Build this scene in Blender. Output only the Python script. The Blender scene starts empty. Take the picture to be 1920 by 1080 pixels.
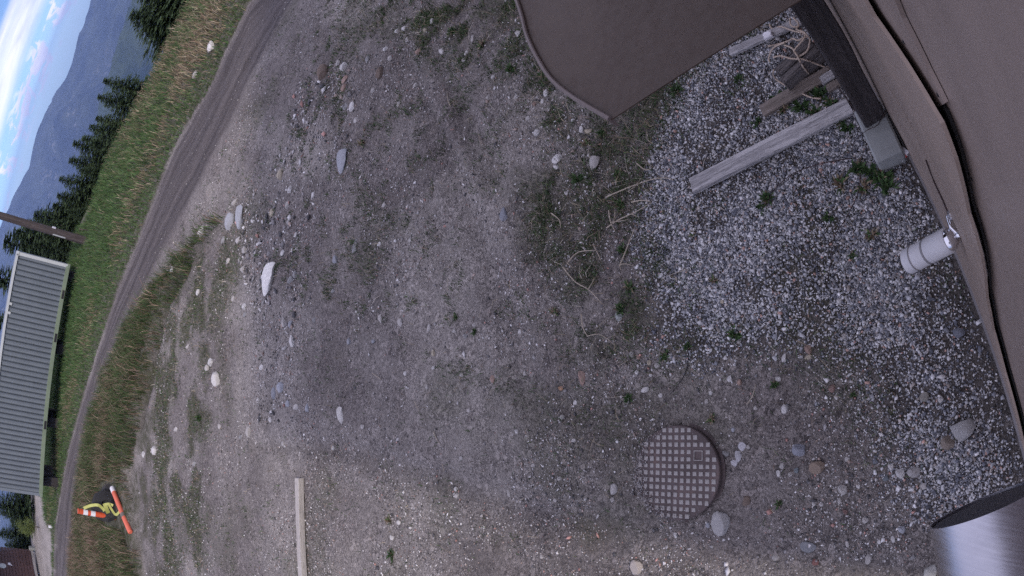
import bpy, bmesh, math, random
import numpy as np
from mathutils import Vector, Matrix

random.seed(7)
rng = np.random.default_rng(7)
scene = bpy.context.scene
COL = scene.collection

# ------------------------------------------------------------------ camera
CAM_H, LENS_F, PITCH, ROLL = 3.5, 1216.0, 0.801, -0.246      # lens in pixels of a 1920 wide frame
RT = Vector((1, 0, 0)); FW = Vector((0, math.cos(PITCH), -math.sin(PITCH))); UP = Vector((0, math.sin(PITCH), math.cos(PITCH)))
cL = UP * math.cos(ROLL) + RT * math.sin(ROLL)
cU = UP * -math.sin(ROLL) + RT * math.cos(ROLL)
cam = bpy.data.cameras.new('camera')
cam.type = 'PANO'
cam.panorama_type = 'FISHEYE_EQUISOLID'
cam.sensor_fit = 'HORIZONTAL'; cam.sensor_width = 36.0; cam.sensor_height = 20.25
cam.fisheye_lens = LENS_F / 1920 * 36.0
cam.fisheye_fov = math.radians(170)
cam.clip_start = 0.02; cam.clip_end = 40000
camo = bpy.data.objects.new('camera', cam); COL.objects.link(camo)
m = Matrix.Identity(4)
for i, v in enumerate((-cL, cU, -FW)):
    for j in range(3): m[j][i] = v[j]
m.translation = (0, 0, CAM_H)
camo.matrix_world = m
scene.camera = camo

# ------------------------------------------------------------------ sky, sun, exposure
SUN_EL = math.radians(35.2); SUN_H = Vector((0.226, -0.974, 0)).normalized()
w = bpy.data.worlds.new('World'); scene.world = w; w.use_nodes = True
nt = w.node_tree; N = nt.nodes; L = nt.links; N.clear()
def wn(t, **k):
    n = N.new(t)
    for a, b in k.items(): setattr(n, a, b)
    return n
sky = wn('ShaderNodeTexSky', sky_type='NISHITA', sun_disc=False)
sky.sun_elevation = SUN_EL; sky.sun_rotation = math.atan2(SUN_H.x, SUN_H.y); sky.altitude = 1500; sky.air_density = .5; sky.dust_density = .1; sky.ozone_density = 5.0
tc = wn('ShaderNodeTexCoord')
def wmap(scale, loc=(0, 0, 0)):
    mp = wn('ShaderNodeMapping'); mp.inputs['Scale'].default_value = scale; mp.inputs['Location'].default_value = loc
    L.new(tc.outputs['Generated'], mp.inputs['Vector']); return mp
def wnoise(scale, vec, detail, rough=.55, dist=0.0):
    n = wn('ShaderNodeTexNoise'); n.inputs['Scale'].default_value = scale; n.inputs['Detail'].default_value = detail
    n.inputs['Roughness'].default_value = rough; n.inputs['Distortion'].default_value = dist
    L.new(vec.outputs['Vector'], n.inputs['Vector']); return n
def wramp(src, a, b):
    r = wn('ShaderNodeMapRange'); r.interpolation_type = 'SMOOTHSTEP'
    r.inputs['From Min'].default_value = a; r.inputs['From Max'].default_value = b
    L.new(src, r.inputs['Value']); return r.outputs['Result']
def wmath(op, a, b):
    n = wn('ShaderNodeMath', operation=op)
    for i, v in enumerate((a, b)):
        if isinstance(v, (int, float)): n.inputs[i].default_value = v
        else: L.new(v, n.inputs[i])
    return n.outputs[0]
sep = wn('ShaderNodeSeparateXYZ'); L.new(tc.outputs['Generated'], sep.inputs[0])
bands = wramp(wnoise(1.0, wmap((.9, .9, 13.0), (0.3, 0.1, 0.62)), 2, .35, .25).outputs['Fac'], .45, .58)
streak = wramp(wnoise(1.0, wmap((3, 3, 60.0), (1.3, 4.1, 2.2)), 4, .5, .2).outputs['Fac'], .35, .75)
puffs = wramp(wnoise(1.0, wmap((24, 24, 66), (3.1, 1.7, .9)), 9, .64, .8).outputs['Fac'], .50, .59)
shade = wramp(wnoise(1.0, wmap((6, 6, 30), (7.1, 2.2, 4)), 5, .6, .4).outputs['Fac'], .3, .7)
low = wmath('MULTIPLY', wramp(sep.outputs['Z'], -.008, .006), wmath('SUBTRACT', 1.0, wramp(sep.outputs['Z'], .030, .05)))
cover = wmath('MAXIMUM', wmath('MULTIPLY', bands, wmath('MULTIPLY', wramp(sep.outputs['Z'], .035, .06), wmath('ADD', wmath('MULTIPLY', streak, .35), .6))), wmath('MULTIPLY', puffs, wmath('ADD', wmath('MULTIPLY', low, .85), .12)))
high = wmath('MULTIPLY', wramp(sep.outputs['Z'], .08, .40), .78)
veil = wmath('MAXIMUM', cover, wmath('ADD', high, .04))
mixc = wn('ShaderNodeMix', data_type='RGBA')
cc = wn('ShaderNodeMix', data_type='RGBA'); L.new(shade, cc.inputs['Factor']); cc.inputs['A'].default_value = (6.5, 6.5, 9.3, 1); cc.inputs['B'].default_value = (10.6, 10.35, 12.3, 1)
L.new(veil, mixc.inputs['Factor']); L.new(sky.outputs['Color'], mixc.inputs['A']); L.new(cc.outputs['Result'], mixc.inputs['B'])
bg = wn('ShaderNodeBackground'); bg.inputs['Strength'].default_value = 0.1
L.new(mixc.outputs['Result'], bg.inputs['Color'])
wo = wn('ShaderNodeOutputWorld'); L.new(bg.outputs[0], wo.inputs['Surface'])

sl = bpy.data.lights.new('sun', 'SUN'); sl.energy = 1.55; sl.angle = math.radians(4.5); sl.color = (1.0, .90, .78)
so = bpy.data.objects.new('sun', sl); COL.objects.link(so)
sd = -(SUN_H * math.cos(SUN_EL) + Vector((0, 0, math.sin(SUN_EL))))
so.rotation_euler = sd.to_track_quat('-Z', 'Y').to_euler(); so.location = (0, -10, 20)
scene.view_settings.view_transform = 'Standard'; scene.view_settings.look = 'None'
scene.view_settings.exposure = 0.42; scene.view_settings.gamma = 1.0
scene.cycles.use_denoising = False
scene.cycles.use_adaptive_sampling = True; scene.cycles.adaptive_threshold = .012; scene.cycles.adaptive_min_samples = 24
scene.cycles.max_bounces = 4; scene.cycles.volume_bounces = 0

# ------------------------------------------------------------------ geometry helpers
def ray(px, py):
    a, b = 960 - px, 540 - py; c, s = math.cos(ROLL), math.sin(ROLL)
    u, v = c * a - s * b, s * a + c * b; r = math.hypot(u, v) + 1e-9; t = 2 * math.asin(r / (2 * LENS_F))
    return FW * math.cos(t) + (RT * v + UP * u) * (math.sin(t) / r)
def G(px, py, z=0.0):                     # where a sight line meets the level z
    d = ray(px, py); k = (z - CAM_H) / d.z
    return Vector((d.x * k, d.y * k, z))
def G2(px, py): p = G(px, py); return (p.x, p.y)
WU = Vector((.824, .567, 0)); WN = Vector((-.567, .824, 0))       # along the wall, out of the wall
WD = -0.15
def WL(s, n, z): return WU * s + WN * n + Vector((0, 0, z))
def onwall(px, py, n):
    d = ray(px, py); k = n / d.dot(WN); X = d * k
    return (X.dot(WU), X.z + CAM_H)

def hash2(ix, iy, seed):
    h = (ix * 374761393 + iy * 668265263 + seed * 982451653) & 0xffffffff
    h = ((h ^ (h >> 13)) * 1274126177) & 0xffffffff
    return ((h ^ (h >> 16)) & 0xffff) / 65535.0
def vnoise(x, y, seed=0):
    x = np.asarray(x, float); y = np.asarray(y, float)
    xi = np.floor(x).astype(np.int64); yi = np.floor(y).astype(np.int64); fx = x - xi; fy = y - yi
    fx = fx * fx * (3 - 2 * fx); fy = fy * fy * (3 - 2 * fy)
    a = hash2(xi, yi, seed); b = hash2(xi + 1, yi, seed); c = hash2(xi, yi + 1, seed); d = hash2(xi + 1, yi + 1, seed)
    return (a * (1 - fx) + b * fx) * (1 - fy) + (c * (1 - fx) + d * fx) * fy
def fbm(x, y, sc, oct=4, seed=0):
    t = 0; a = .5; n = 0
    for o in range(oct):
        t = t + a * vnoise(x * sc + o * 17.3, y * sc + o * 9.1, seed + o); n += a; a *= .5; sc *= 2.03
    return t / n
def inpoly(x, y, P):
    x = np.asarray(x, float); y = np.asarray(y, float); r = np.zeros(x.shape, bool); j = len(P) - 1
    for i in range(len(P)):
        xi, yi = P[i]; xj, yj = P[j]
        c = ((yi > y) != (yj > y)) & (x < (xj - xi) * (y - yi) / (yj - yi + 1e-12) + xi); r ^= c; j = i
    return r
def polydist(x, y, P, closed=True):
    x = np.asarray(x, float); y = np.asarray(y, float); d = np.full(x.shape, 1e9)
    for i in range(len(P) if closed else len(P) - 1):
        ax, ay = P[i]; bx, by = P[(i + 1) % len(P)]; vx, vy = bx - ax, by - ay
        t = np.clip(((x - ax) * vx + (y - ay) * vy) / (vx * vx + vy * vy + 1e-12), 0, 1)
        d = np.minimum(d, np.hypot(x - ax - t * vx, y - ay - t * vy))
    return d
def sdist(x, y, P):
    d = polydist(x, y, P); return np.where(inpoly(x, y, P), -d, d)
def sstep(v, a, b):
    t = np.clip((v - a) / (b - a), 0, 1); return t * t * (3 - 2 * t)

def props(o, label=None, cat=None, group=None, kind=None):
    if label: o['label'] = label
    if cat: o['category'] = cat
    if group: o['group'] = group
    if kind: o['kind'] = kind
    return o
def obj(name, me, mat=None, parent=None, **k):
    o = bpy.data.objects.new(name, me); COL.objects.link(o)
    if mat and me and not me.materials: me.materials.append(mat)
    if parent: o.parent = parent
    return props(o, **k)
def empty(name, loc=(0, 0, 0), rot=(0, 0, 0), **k):
    o = bpy.data.objects.new(name, None); COL.objects.link(o); o.location = loc; o.rotation_euler = rot
    o.empty_display_size = .1
    return props(o, **k)
def npmesh(name, V, F, smooth=False, col=None):
    """V (n,3) float, F (m,k) int with one k"""
    V = np.asarray(V, np.float32); F = np.asarray(F, np.int32); k = F.shape[1]
    me = bpy.data.meshes.new(name)
    me.vertices.add(len(V)); me.vertices.foreach_set('co', V.ravel())
    me.loops.add(F.size); me.loops.foreach_set('vertex_index', F.ravel())
    me.polygons.add(len(F)); me.polygons.foreach_set('loop_start', np.arange(0, F.size, k, dtype=np.int32))
    if smooth: me.polygons.foreach_set('use_smooth', np.ones(len(F), bool))
    if col is not None:
        c = np.ones((len(V), 4), np.float32); c[:, :col.shape[1]] = col
        at = me.color_attributes.new('col', 'FLOAT_COLOR', 'POINT'); at.data.foreach_set('color', c.ravel())
    me.update(calc_edges=True)
    return me
def bmmesh(name, bm, smooth=False):
    me = bpy.data.meshes.new(name); bmesh.ops.recalc_face_normals(bm, faces=bm.faces[:]); bm.to_mesh(me); bm.free()
    if smooth: me.polygons.foreach_set('use_smooth', np.ones(len(me.polygons), bool))
    return me
def bm_box(bm, c, size, rot=None, bevel=0.0):
    r = bmesh.ops.create_cube(bm, size=1.0); vs = r['verts']
    M = Matrix.Translation(Vector(c)) @ (rot if rot else Matrix.Identity(4)) @ Matrix.Diagonal((*size, 1))
    if bevel:
        for v in vs: v.co = Vector((v.co.x * size[0], v.co.y * size[1], v.co.z * size[2]))
        es = list({e for v in vs for e in v.link_edges})
        g = bmesh.ops.bevel(bm, geom=es, offset=bevel, segments=1, affect='EDGES')
        vs = list({v for f in g['faces'] for v in f.verts} | {v for v in vs if v.is_valid})
        bmesh.ops.transform(bm, matrix=Matrix.Translation(Vector(c)) @ (rot if rot else Matrix.Identity(4)), verts=vs)
    else:
        bmesh.ops.transform(bm, matrix=M, verts=vs)
    return vs
def box(name, c, size, mat, parent=None, rot=None, bevel=0.0, **k):
    bm = bmesh.new(); bm_box(bm, c, size, rot, bevel); return obj(name, bmmesh(name, bm), mat, parent, **k)
def bm_tube(bm, pts, rad, seg=8, cap=True):
    pts = [Vector(p) for p in pts]; rings = []
    for i, p in enumerate(pts):
        t = (pts[min(i + 1, len(pts) - 1)] - pts[max(i - 1, 0)]).normalized()
        a = Vector((0, 0, 1)) if abs(t.z) < .9 else Vector((1, 0, 0))
        x = t.cross(a).normalized(); y = t.cross(x)
        r = rad[i] if isinstance(rad, (list, tuple)) else rad
        rings.append([bm.verts.new(p + (x * math.cos(2 * math.pi * k / seg) + y * math.sin(2 * math.pi * k / seg)) * r) for k in range(seg)])
    for A, B in zip(rings, rings[1:]):
        for k in range(seg): bm.faces.new((A[k], A[(k + 1) % seg], B[(k + 1) % seg], B[k]))
    if cap:
        bm.faces.new(rings[0]); bm.faces.new(list(reversed(rings[-1])))
def tube(name, pts, rad, mat, parent=None, seg=8, smooth=True, **k):
    bm = bmesh.new(); bm_tube(bm, pts, rad, seg); return obj(name, bmmesh(name, bm, smooth), mat, parent, **k)
def smoothpath(P, n=6):
    P = [Vector(p) for p in P]; out = []
    for i in range(len(P) - 1):
        p0, p1, p2, p3 = P[max(i - 1, 0)], P[i], P[i + 1], P[min(i + 2, len(P) - 1)]
        for j in range(n):
            t = j / n
            out.append(.5 * ((2 * p1) + (p2 - p0) * t + (2 * p0 - 5 * p1 + 4 * p2 - p3) * t * t + (3 * p1 - p0 - 3 * p2 + p3) * t ** 3))
    return out + [P[-1]]
def lathe(name, prof, mat, parent=None, seg=32, axis=None, loc=(0, 0, 0), smooth=True, **k):
    """prof: (r, h) along local z; axis: direction of local z"""
    bm = bmesh.new(); rings = []
    for r, h in prof:
        rings.append([bm.verts.new((r * math.cos(2 * math.pi * i / seg), r * math.sin(2 * math.pi * i / seg), h)) for i in range(seg)])
    for A, B in zip(rings, rings[1:]):
        for i in range(seg): bm.faces.new((A[i], A[(i + 1) % seg], B[(i + 1) % seg], B[i]))
    bm.faces.new(rings[0]); bm.faces.new(rings[-1])
    q = (Vector(axis).to_track_quat('Z', 'Y').to_matrix().to_4x4() if axis else Matrix.Identity(4))
    bmesh.ops.transform(bm, matrix=Matrix.Translation(Vector(loc)) @ q, verts=bm.verts[:])
    me = bmmesh(name, bm, smooth)
    o = obj(name, me, mat, parent, **k)
    if smooth: me.set_sharp_from_angle(angle=math.radians(38))
    return o
def prism(name, poly, z0, z1, mat, parent=None, **k):
    bm = bmesh.new(); a = [bm.verts.new((*p, z0)) for p in poly]; b = [bm.verts.new((*p, z1)) for p in poly]
    bm.faces.new(a); bm.faces.new(b)
    for i in range(len(poly)): bm.faces.new((a[i], a[(i + 1) % len(poly)], b[(i + 1) % len(poly)], b[i]))
    return obj(name, bmmesh(name, bm), mat, parent, **k)
def wallprism(name, poly, n0, n1, mat, parent=None, **k):
    """poly in (s, z) on the wall, thickness between n0 and n1"""
    bm = bmesh.new(); a = [bm.verts.new(WL(s, n0, z)) for s, z in poly]; b = [bm.verts.new(WL(s, n1, z)) for s, z in poly]
    bm.faces.new(a); bm.faces.new(b)
    for i in range(len(poly)): bm.faces.new((a[i], a[(i + 1) % len(poly)], b[(i + 1) % len(poly)], b[i]))
    return obj(name, bmmesh(name, bm), mat, parent, **k)

# ------------------------------------------------------------------ materials
class MT:
    def __init__(s, name):
        s.m = bpy.data.materials.new(name); s.m.use_nodes = True; s.t = s.m.node_tree; s.p = s.t.nodes['Principled BSDF']
        s.tc = s.t.nodes.new('ShaderNodeTexCoord')
    def new(s, t, **k):
        n = s.t.nodes.new(t)
        for a, b in k.items(): setattr(n, a, b)
        return n
    def link(s, a, b): s.t.links.new(a, b)
    def noise(s, scale, detail=4, rough=.55, dist=0.0, vec=None, stretch=None):
        n = s.new('ShaderNodeTexNoise'); n.inputs['Scale'].default_value = scale; n.inputs['Detail'].default_value = detail
        n.inputs['Roughness'].default_value = rough; n.inputs['Distortion'].default_value = dist
        v = vec or s.tc.outputs['Object']
        if stretch:
            mp = s.new('ShaderNodeMapping'); mp.inputs['Scale'].default_value = stretch; s.link(v, mp.inputs['Vector']); v = mp.outputs['Vector']
        s.link(v, n.inputs['Vector']); return n.outputs['Fac']
    def rng(s, src, a, b, c=0.0, d=1.0, smooth=True):
        r = s.new('ShaderNodeMapRange')
        if smooth: r.interpolation_type = 'SMOOTHSTEP'
        for k, v in zip(('From Min', 'From Max', 'To Min', 'To Max'), (a, b, c, d)): r.inputs[k].default_value = v
        s.link(src, r.inputs['Value']); return r.outputs['Result']
    def mix(s, f, a, b, mode='MIX'):
        n = s.new('ShaderNodeMix', data_type='RGBA', blend_type=mode)
        for key, v in (('Factor', f), ('A', a), ('B', b)):
            if isinstance(v, (int, float)): n.inputs[key].default_value = v
            elif isinstance(v, tuple): n.inputs[key].default_value = (*v, 1)
            else: s.link(v, n.inputs[key])
        return n.outputs['Result']
    def math(s, op, a, b=0.0):
        n = s.new('ShaderNodeMath', operation=op)
        for i, v in enumerate((a, b)):
            if isinstance(v, (int, float)): n.inputs[i].default_value = v
            else: s.link(v, n.inputs[i])
        return n.outputs[0]
    def attr(s, name):
        n = s.new('ShaderNodeAttribute'); n.attribute_name = name; return n
    def bump(s, h, strength=.5, dist=.01):
        b = s.new('ShaderNodeBump'); b.inputs['Strength'].default_value = strength; b.inputs['Distance'].default_value = dist
        s.link(h, b.inputs['Height']); s.link(b.outputs['Normal'], s.p.inputs['Normal'])
    def out(s, col, rough=.8, metal=0.0, spec=.3):
        if isinstance(col, tuple): s.p.inputs['Base Color'].default_value = (*col, 1)
        else: s.link(col, s.p.inputs['Base Color'])
        if isinstance(rough, (int, float)): s.p.inputs['Roughness'].default_value = rough
        else: s.link(rough, s.p.inputs['Roughness'])
        s.p.inputs['Metallic'].default_value = metal; s.p.inputs['Specular IOR Level'].default_value = spec
        return s.m

def m_ground():
    t = MT('yard_dirt'); a = t.attr('col'); sep = t.new('ShaderNodeSeparateColor'); t.link(a.outputs['Color'], sep.inputs[0])
    road, green, pale, soil = sep.outputs[0], sep.outputs[1], sep.outputs[2], a.outputs['Alpha']
    n1 = t.noise(.8, 5, .6, .3); n2 = t.noise(7, 6, .65); n3 = t.noise(60, 6, .78); n4 = t.noise(230, 4, .75)
    def cells(sc):
        v = t.new('ShaderNodeTexVoronoi'); v.inputs['Scale'].default_value = sc; t.link(t.tc.outputs['Object'], v.inputs['Vector']); q = t.new('ShaderNodeSeparateColor'); t.link(v.outputs['Color'], q.inputs[0]); return q.outputs[0], v.outputs['Distance']
    v1, d1 = cells(75); v2, d2 = cells(170); v3, d3 = cells(32)
    c = t.mix(t.rng(n2, .25, .75), (.195, .172, .166), (.275, .246, .236))
    c = t.mix(t.rng(n1, .42, .62, 0, .6), c, (.325, .298, .285))
    c = t.mix(t.math('MULTIPLY', pale, .85), c, (.42, .385, .36))
    c = t.mix(t.math('MULTIPLY', soil, t.rng(n2, .25, .6, .45, 1)), c, (.105, .095, .088))
    rn = t.noise(1.0, 4, .6, .2, stretch=(.9, .9, .9))
    rt_ = t.attr('rd').outputs['Fac']
    comb = t.new('ShaderNodeCombineXYZ'); t.link(t.math('MULTIPLY', rt_, 9.0), comb.inputs[0])
    sx = t.new('ShaderNodeSeparateXYZ'); t.link(t.tc.outputs['Object'], sx.inputs[0]); t.link(t.math('MULTIPLY', sx.outputs[0], .22), comb.inputs[1])
    st = t.noise(1.0, 5, .6, .0, vec=comb.outputs[0])
    rc = t.mix(t.rng(st, .36, .66), (.085, .074, .076), (.170, .150, .150))
    rc = t.mix(t.rng(n3, .4, .7, 0, .3), rc, (.20, .18, .18))
    c = t.mix(road, c, rc)
    c = t.mix(t.math('MULTIPLY', green, t.rng(n2, .3, .62, .3, 1)), c, (.075, .082, .040))
    rgh = t.noise(2.6, 5, .6, .5); off = t.math('MULTIPLY', t.math('SUBTRACT', 1.0, t.math('MULTIPLY', road, .55)), t.rng(rgh, .30, .62, .45, 1.15))
    dk = t.mix(1.0, c, (.36, .35, .37), 'MULTIPLY'); lt = t.mix(1.0, c, (1.75, 1.74, 1.76), 'MULTIPLY')
    c = t.mix(t.math('MULTIPLY', off, t.rng(n3, .56, .36, 0, .75)), c, dk)
    c = t.mix(t.math('MULTIPLY', off, t.rng(v1, .72, .95, 0, .55)), c, lt)
    c = t.mix(t.math('MULTIPLY', off, t.rng(v1, .24, .04, 0, .55)), c, dk)
    c = t.mix(t.math('MULTIPLY', off, t.rng(v2, .74, .97, 0, .5)), c, lt); c = t.mix(t.math('MULTIPLY', off, t.rng(v2, .24, .03, 0, .5)), c, dk)
    c = t.mix(t.math('MULTIPLY', off, t.rng(v3, .84, .98, 0, .55)), c, lt); c = t.mix(t.math('MULTIPLY', off, t.rng(v3, .14, .02, 0, .55)), c, dk)
    h = t.math('ADD', t.math('ADD', t.math('MULTIPLY', n3, .9), t.math('MULTIPLY', n4, .4)), t.math('MULTIPLY', d1, -.7)); t.bump(h, 1.0, .025)
    return t.out(c, .95, 0, .15)
def m_vcol(name, rough=.85, spec=.25, ns=60, amt=.35, bump=0):
    t = MT(name); a = t.attr('col'); n = t.noise(ns, 4, .65)
    c = t.mix(t.rng(n, .3, .7), t.mix(1.0, a.outputs['Color'], (1 - amt,) * 3, 'MULTIPLY'), t.mix(1.0, a.outputs['Color'], (1 + amt,) * 3, 'MULTIPLY'))
    if bump: t.bump(n, bump, .01)
    return t.out(c, rough, 0, spec)
def m_stone():
    t = MT('stone'); oi = t.new('ShaderNodeObjectInfo'); n = t.noise(9, 6, .7); n2 = t.noise(45, 4, .7)
    v = t.mix(t.rng(n, .3, .7), t.mix(1.0, oi.outputs['Color'], (.62, .62, .64), 'MULTIPLY'), t.mix(1.0, oi.outputs['Color'], (1.15, 1.14, 1.12), 'MULTIPLY'))
    v = t.mix(t.rng(n2, .55, .75, 0, .5), v, t.mix(1.0, v, (.55, .53, .5), 'MULTIPLY'))
    t.bump(t.math('ADD', n, t.math('MULTIPLY', n2, .4)), .6, .02)
    return t.out(v, .85, 0, .3)
def m_wood(name, a, b, scale=3.0, axis=0, rough=.85):
    t = MT(name); st = [14.0, 14.0, 14.0]; st[axis] = .9
    n = t.noise(scale, 6, .65, .6, stretch=tuple(st)); n2 = t.noise(scale * 7, 3, .6, 0, stretch=tuple(st)); n3 = t.noise(2.2, 3)
    c = t.mix(t.rng(n, .3, .7), a, b)
    c = t.mix(t.rng(n2, .56, .66, 0, .8), c, tuple(x * .35 for x in a))
    c = t.mix(t.rng(n3, .45, .75, 0, .5), c, tuple(x * .55 for x in b))
    t.bump(t.math('ADD', n, n2), .7, .008)
    return t.out(c, rough, 0, .2)
def m_paint(name, col, rough=.45, var=.18, dirt=(.12, .10, .085), dirtamt=.35, metal=0.0, spec=.4, ns=1.6):
    t = MT(name); n = t.noise(ns, 6, .65, .4); n2 = t.noise(28, 4, .7)
    c = t.mix(t.rng(n, .3, .7), tuple(x * (1 - var) for x in col), tuple(min(1, x * (1 + var)) for x in col))
    c = t.mix(t.math('MULTIPLY', t.rng(n, .52, .78), t.rng(n2, .35, .65, 0, dirtamt)), c, dirt)
    t.bump(n2, .12, .004)
    return t.out(c, t.rng(n2, .3, .7, rough * .85, min(1, rough * 1.2)), metal, spec)

M_GROUND = m_ground(); M_PEB = m_vcol('gravel_chips', .8, .3, 90, .2); M_STONE = m_stone()
M_GRASS = m_vcol('grass_blades', .75, .2, 3, .25); M_LEAF = m_vcol('foliage', .7, .25, 4, .3)
M_WALL = m_paint('brown_siding', (.315, .247, .208), .5, .14, (.17, .14, .12), .6, ns=1.1)
M_SHEET = m_paint('brown_cover_sheet', (.275, .218, .190), .42, .14, (.17, .14, .12), .5, ns=1.3)
M_CANOPY = m_paint('brown_canopy_metal', (.062, .042, .033), .5, .12, (.12, .095, .078), .5)
M_RIM = m_paint('canopy_rim_metal', (.16, .13, .125), .5, .1)
M_BLACK = m_paint('black_rubber_and_gap_shade', (.018, .017, .018), .7, .2, (.06, .05, .045), .3)
M_TRIM = m_paint('base_trim', (.20, .19, .20), .5, .15)
M_POST = m_wood('dark_post_wood', (.038, .033, .035), (.068, .06, .062), 2.0, 2)
M_GREYWOOD = m_wood('weathered_plank', (.22, .21, .22), (.54, .52, .53), 2.2, 0)
M_TIMBER = m_wood('pale_timber', (.36, .33, .31), (.50, .465, .44), 2.0, 0)
M_BROWNWOOD = m_wood('brown_plank', (.15, .125, .11), (.25, .21, .19), 2.2, 0)
M_DARKWOOD = m_wood('old_block_wood', (.075, .066, .066), (.20, .18, .18), 2.6, 0)
M_CONC = m_paint('pier_concrete', (.27, .28, .28), .9, .14, (.15, .15, .13), .5, 0, .2, 5)
M_WHITE = m_paint('white_lamp_body', (.52, .51, .53), .4, .05, (.4, .38, .36), .2)
M_CHROME = m_paint('chrome', (.72, .72, .76), .12, .04, (.4, .4, .42), .2, 1.0)
M_IRON = m_paint('rusty_iron', (.088, .068, .068), .7, .25, (.15, .09, .07), .7, 0, .3, 6)
M_TREAD = m_paint('worn_tread', (.31, .29, .28), .65, .4, (.16, .12, .11), .8, 0, .3, 25)
M_CONT = m_paint('container_paint', (.165, .188, .215), .5, .07, (.17, .17, .15), .35)
M_CRAIL = m_paint('container_rail', (.18, .225, .155), .55, .12, (.10, .09, .06), .5)
M_CTOP = m_paint('container_top_rail', (.48, .50, .50), .5, .08)
M_BROWNBOX = m_paint('rust_red_steel', (.085, .045, .042), .65, .25, (.03, .02, .02), .6)
M_POLE = m_wood('utility_pole_wood', (.055, .045, .045), (.10, .082, .08), 1.2, 2)
M_ORANGE = m_paint('orange_plastic', (.66, .10, .035), .5, .15, (.36, .12, .07), .6)
M_ORANGEW = m_paint('faded_orange_plastic', (.66, .15, .09), .55, .18, (.42, .2, .14), .7)
M_REFL = m_paint('white_reflective_band', (.80, .78, .80), .35, .04, (.5, .45, .4), .2)
M_YELLOW = m_paint('yellow_tape', (.45, .46, .13), .45, .1, (.35, .32, .08), .3)
M_ROPE = m_wood('tan_twine', (.52, .41, .33), (.70, .57, .47), 20, 0)
M_TWIG = m_wood('dry_twig', (.38, .32, .26), (.58, .50, .41), 8, 0)
M_STEM = m_wood('dark_stem', (.05, .035, .035), (.09, .06, .06), 8, 0)
M_BARK = m_wood('tree_bark', (.06, .048, .04), (.11, .09, .075), 3, 2)
M_RED = m_paint('red_print', (.55, .06, .05), .5, .1)
M_CUP = m_paint('white_paper', (.72, .70, .74), .6, .06)
def m_steel():
    t = MT('brushed_steel'); n = t.noise(1.0, 3, .6, 0, stretch=(260, 6, 6)); n2 = t.noise(8, 4)
    c = t.mix(t.rng(n2, .3, .7), (.40, .40, .45), (.50, .50, .55)); t.bump(n, .12, .002)
    t.p.inputs['Anisotropic'].default_value = .6
    return t.out(c, t.rng(n, .3, .7, .26, .38), 1.0)
M_STEEL = m_steel()
def m_mount(name, a, b, c3):
    t = MT(name); n = t.noise(.004, 6, .7); n2 = t.noise(.022, 6, .75); n3 = t.noise(.0018, 4, .6)
    c = t.mix(t.rng(n, .35, .65), a, b); c = t.mix(t.math('MULTIPLY', t.rng(n3, .52, .62), t.rng(n2, .52, .62, 0, .8)), c, c3)
    t.bump(n2, 1.0, 60)
    return t.out(c, 1.0, 0, 0.0)
M_MT1 = m_mount('far_forest', (.012, .024, .020), (.085, .105, .075), (.34, .33, .30))
M_MT2 = m_mount('near_forest', (.014, .036, .018), (.095, .130, .060), (.26, .24, .18))

# ------------------------------------------------------------------ ground sheet
EDGE = [(40, -4), (16, 8), (9.5, 14.5), (5.6, 18.6), (3.8, 20.2), (2.2, 22.2), (1.1, 25.0), (-1.0, 26.4), (-2.0, 27.4), (-2.3, 29.9), (-9, 32.0),
        (-15.5, 34.2), (-22, 46), (-34, 58), (-60, 60), (-90, 20), (-70, -60), (30, -60)]
ROADF = [G2(*p) for p in ((515, -40), (470, 0), (440, 60), (400, 150), (330, 270), (270, 420), (215, 560), (170, 700), (130, 840), (105, 980))] + [(-22, 29.5), (-50, 38)]
ROADN = [G2(*p) for p in ((640, -80), (575, -25), (530, 40), (440, 220), (375, 350), (310, 470), (255, 580), (215, 660), (180, 740), (160, 840), (145, 950), (135, 1070))] + [(-24, 24.5), (-50, 33)]
ROAD = ROADF + ROADN[::-1]
SIDE = [G2(*p) for p in ((67, 925), (83, 932), (88, 970), (99, 1000), (99, 1075))] + [(-24, 31), (-29, 40), (-24, 46)]
VERGE = [G2(*p) for p in ((410, 425), (375, 450), (305, 530), (257, 600), (222, 680), (183, 770), (168, 860), (155, 950), (145, 1080), (150, 1180),
                          (300, 1180), (272, 1080), (262, 1000), (245, 900), (252, 830), (268, 760), (284, 690), (302, 600), (335, 525), (392, 445))]
DITCH = [G2(*p) for p in ((350, 500), (318, 560), (302, 620), (288, 690), (275, 745), (262, 800))]
RUTS = [pxl for pxl in ([G2(*p) for p in L_] for L_ in (((735, 60), (790, 180), (850, 330), (905, 470), (960, 640), (1010, 800)), ((985, 400), (1015, 470), (1040, 560), (1075, 680)), ((480, 838), (640, 852), (800, 900), (940, 950), (1150, 1000)),
        ((560, 60), (520, 200), (470, 330), (410, 470)), ((600, 40), (640, 230), (560, 420), (520, 620), (500, 800)), ((820, 60), (830, 150), (880, 240), (930, 330))))]
def rutmask(x, y): return sum(np.exp(-((polydist(x, y, P, False) + (fbm(x, y, 3, 2, 130) - .5) * .12) / .10) ** 2) for P in RUTS)
def road_t(x, y):
    a = polydist(x, y, ROADF, False); b = polydist(x, y, ROADN, False); return a / (a + b + 1e-9)
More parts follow.
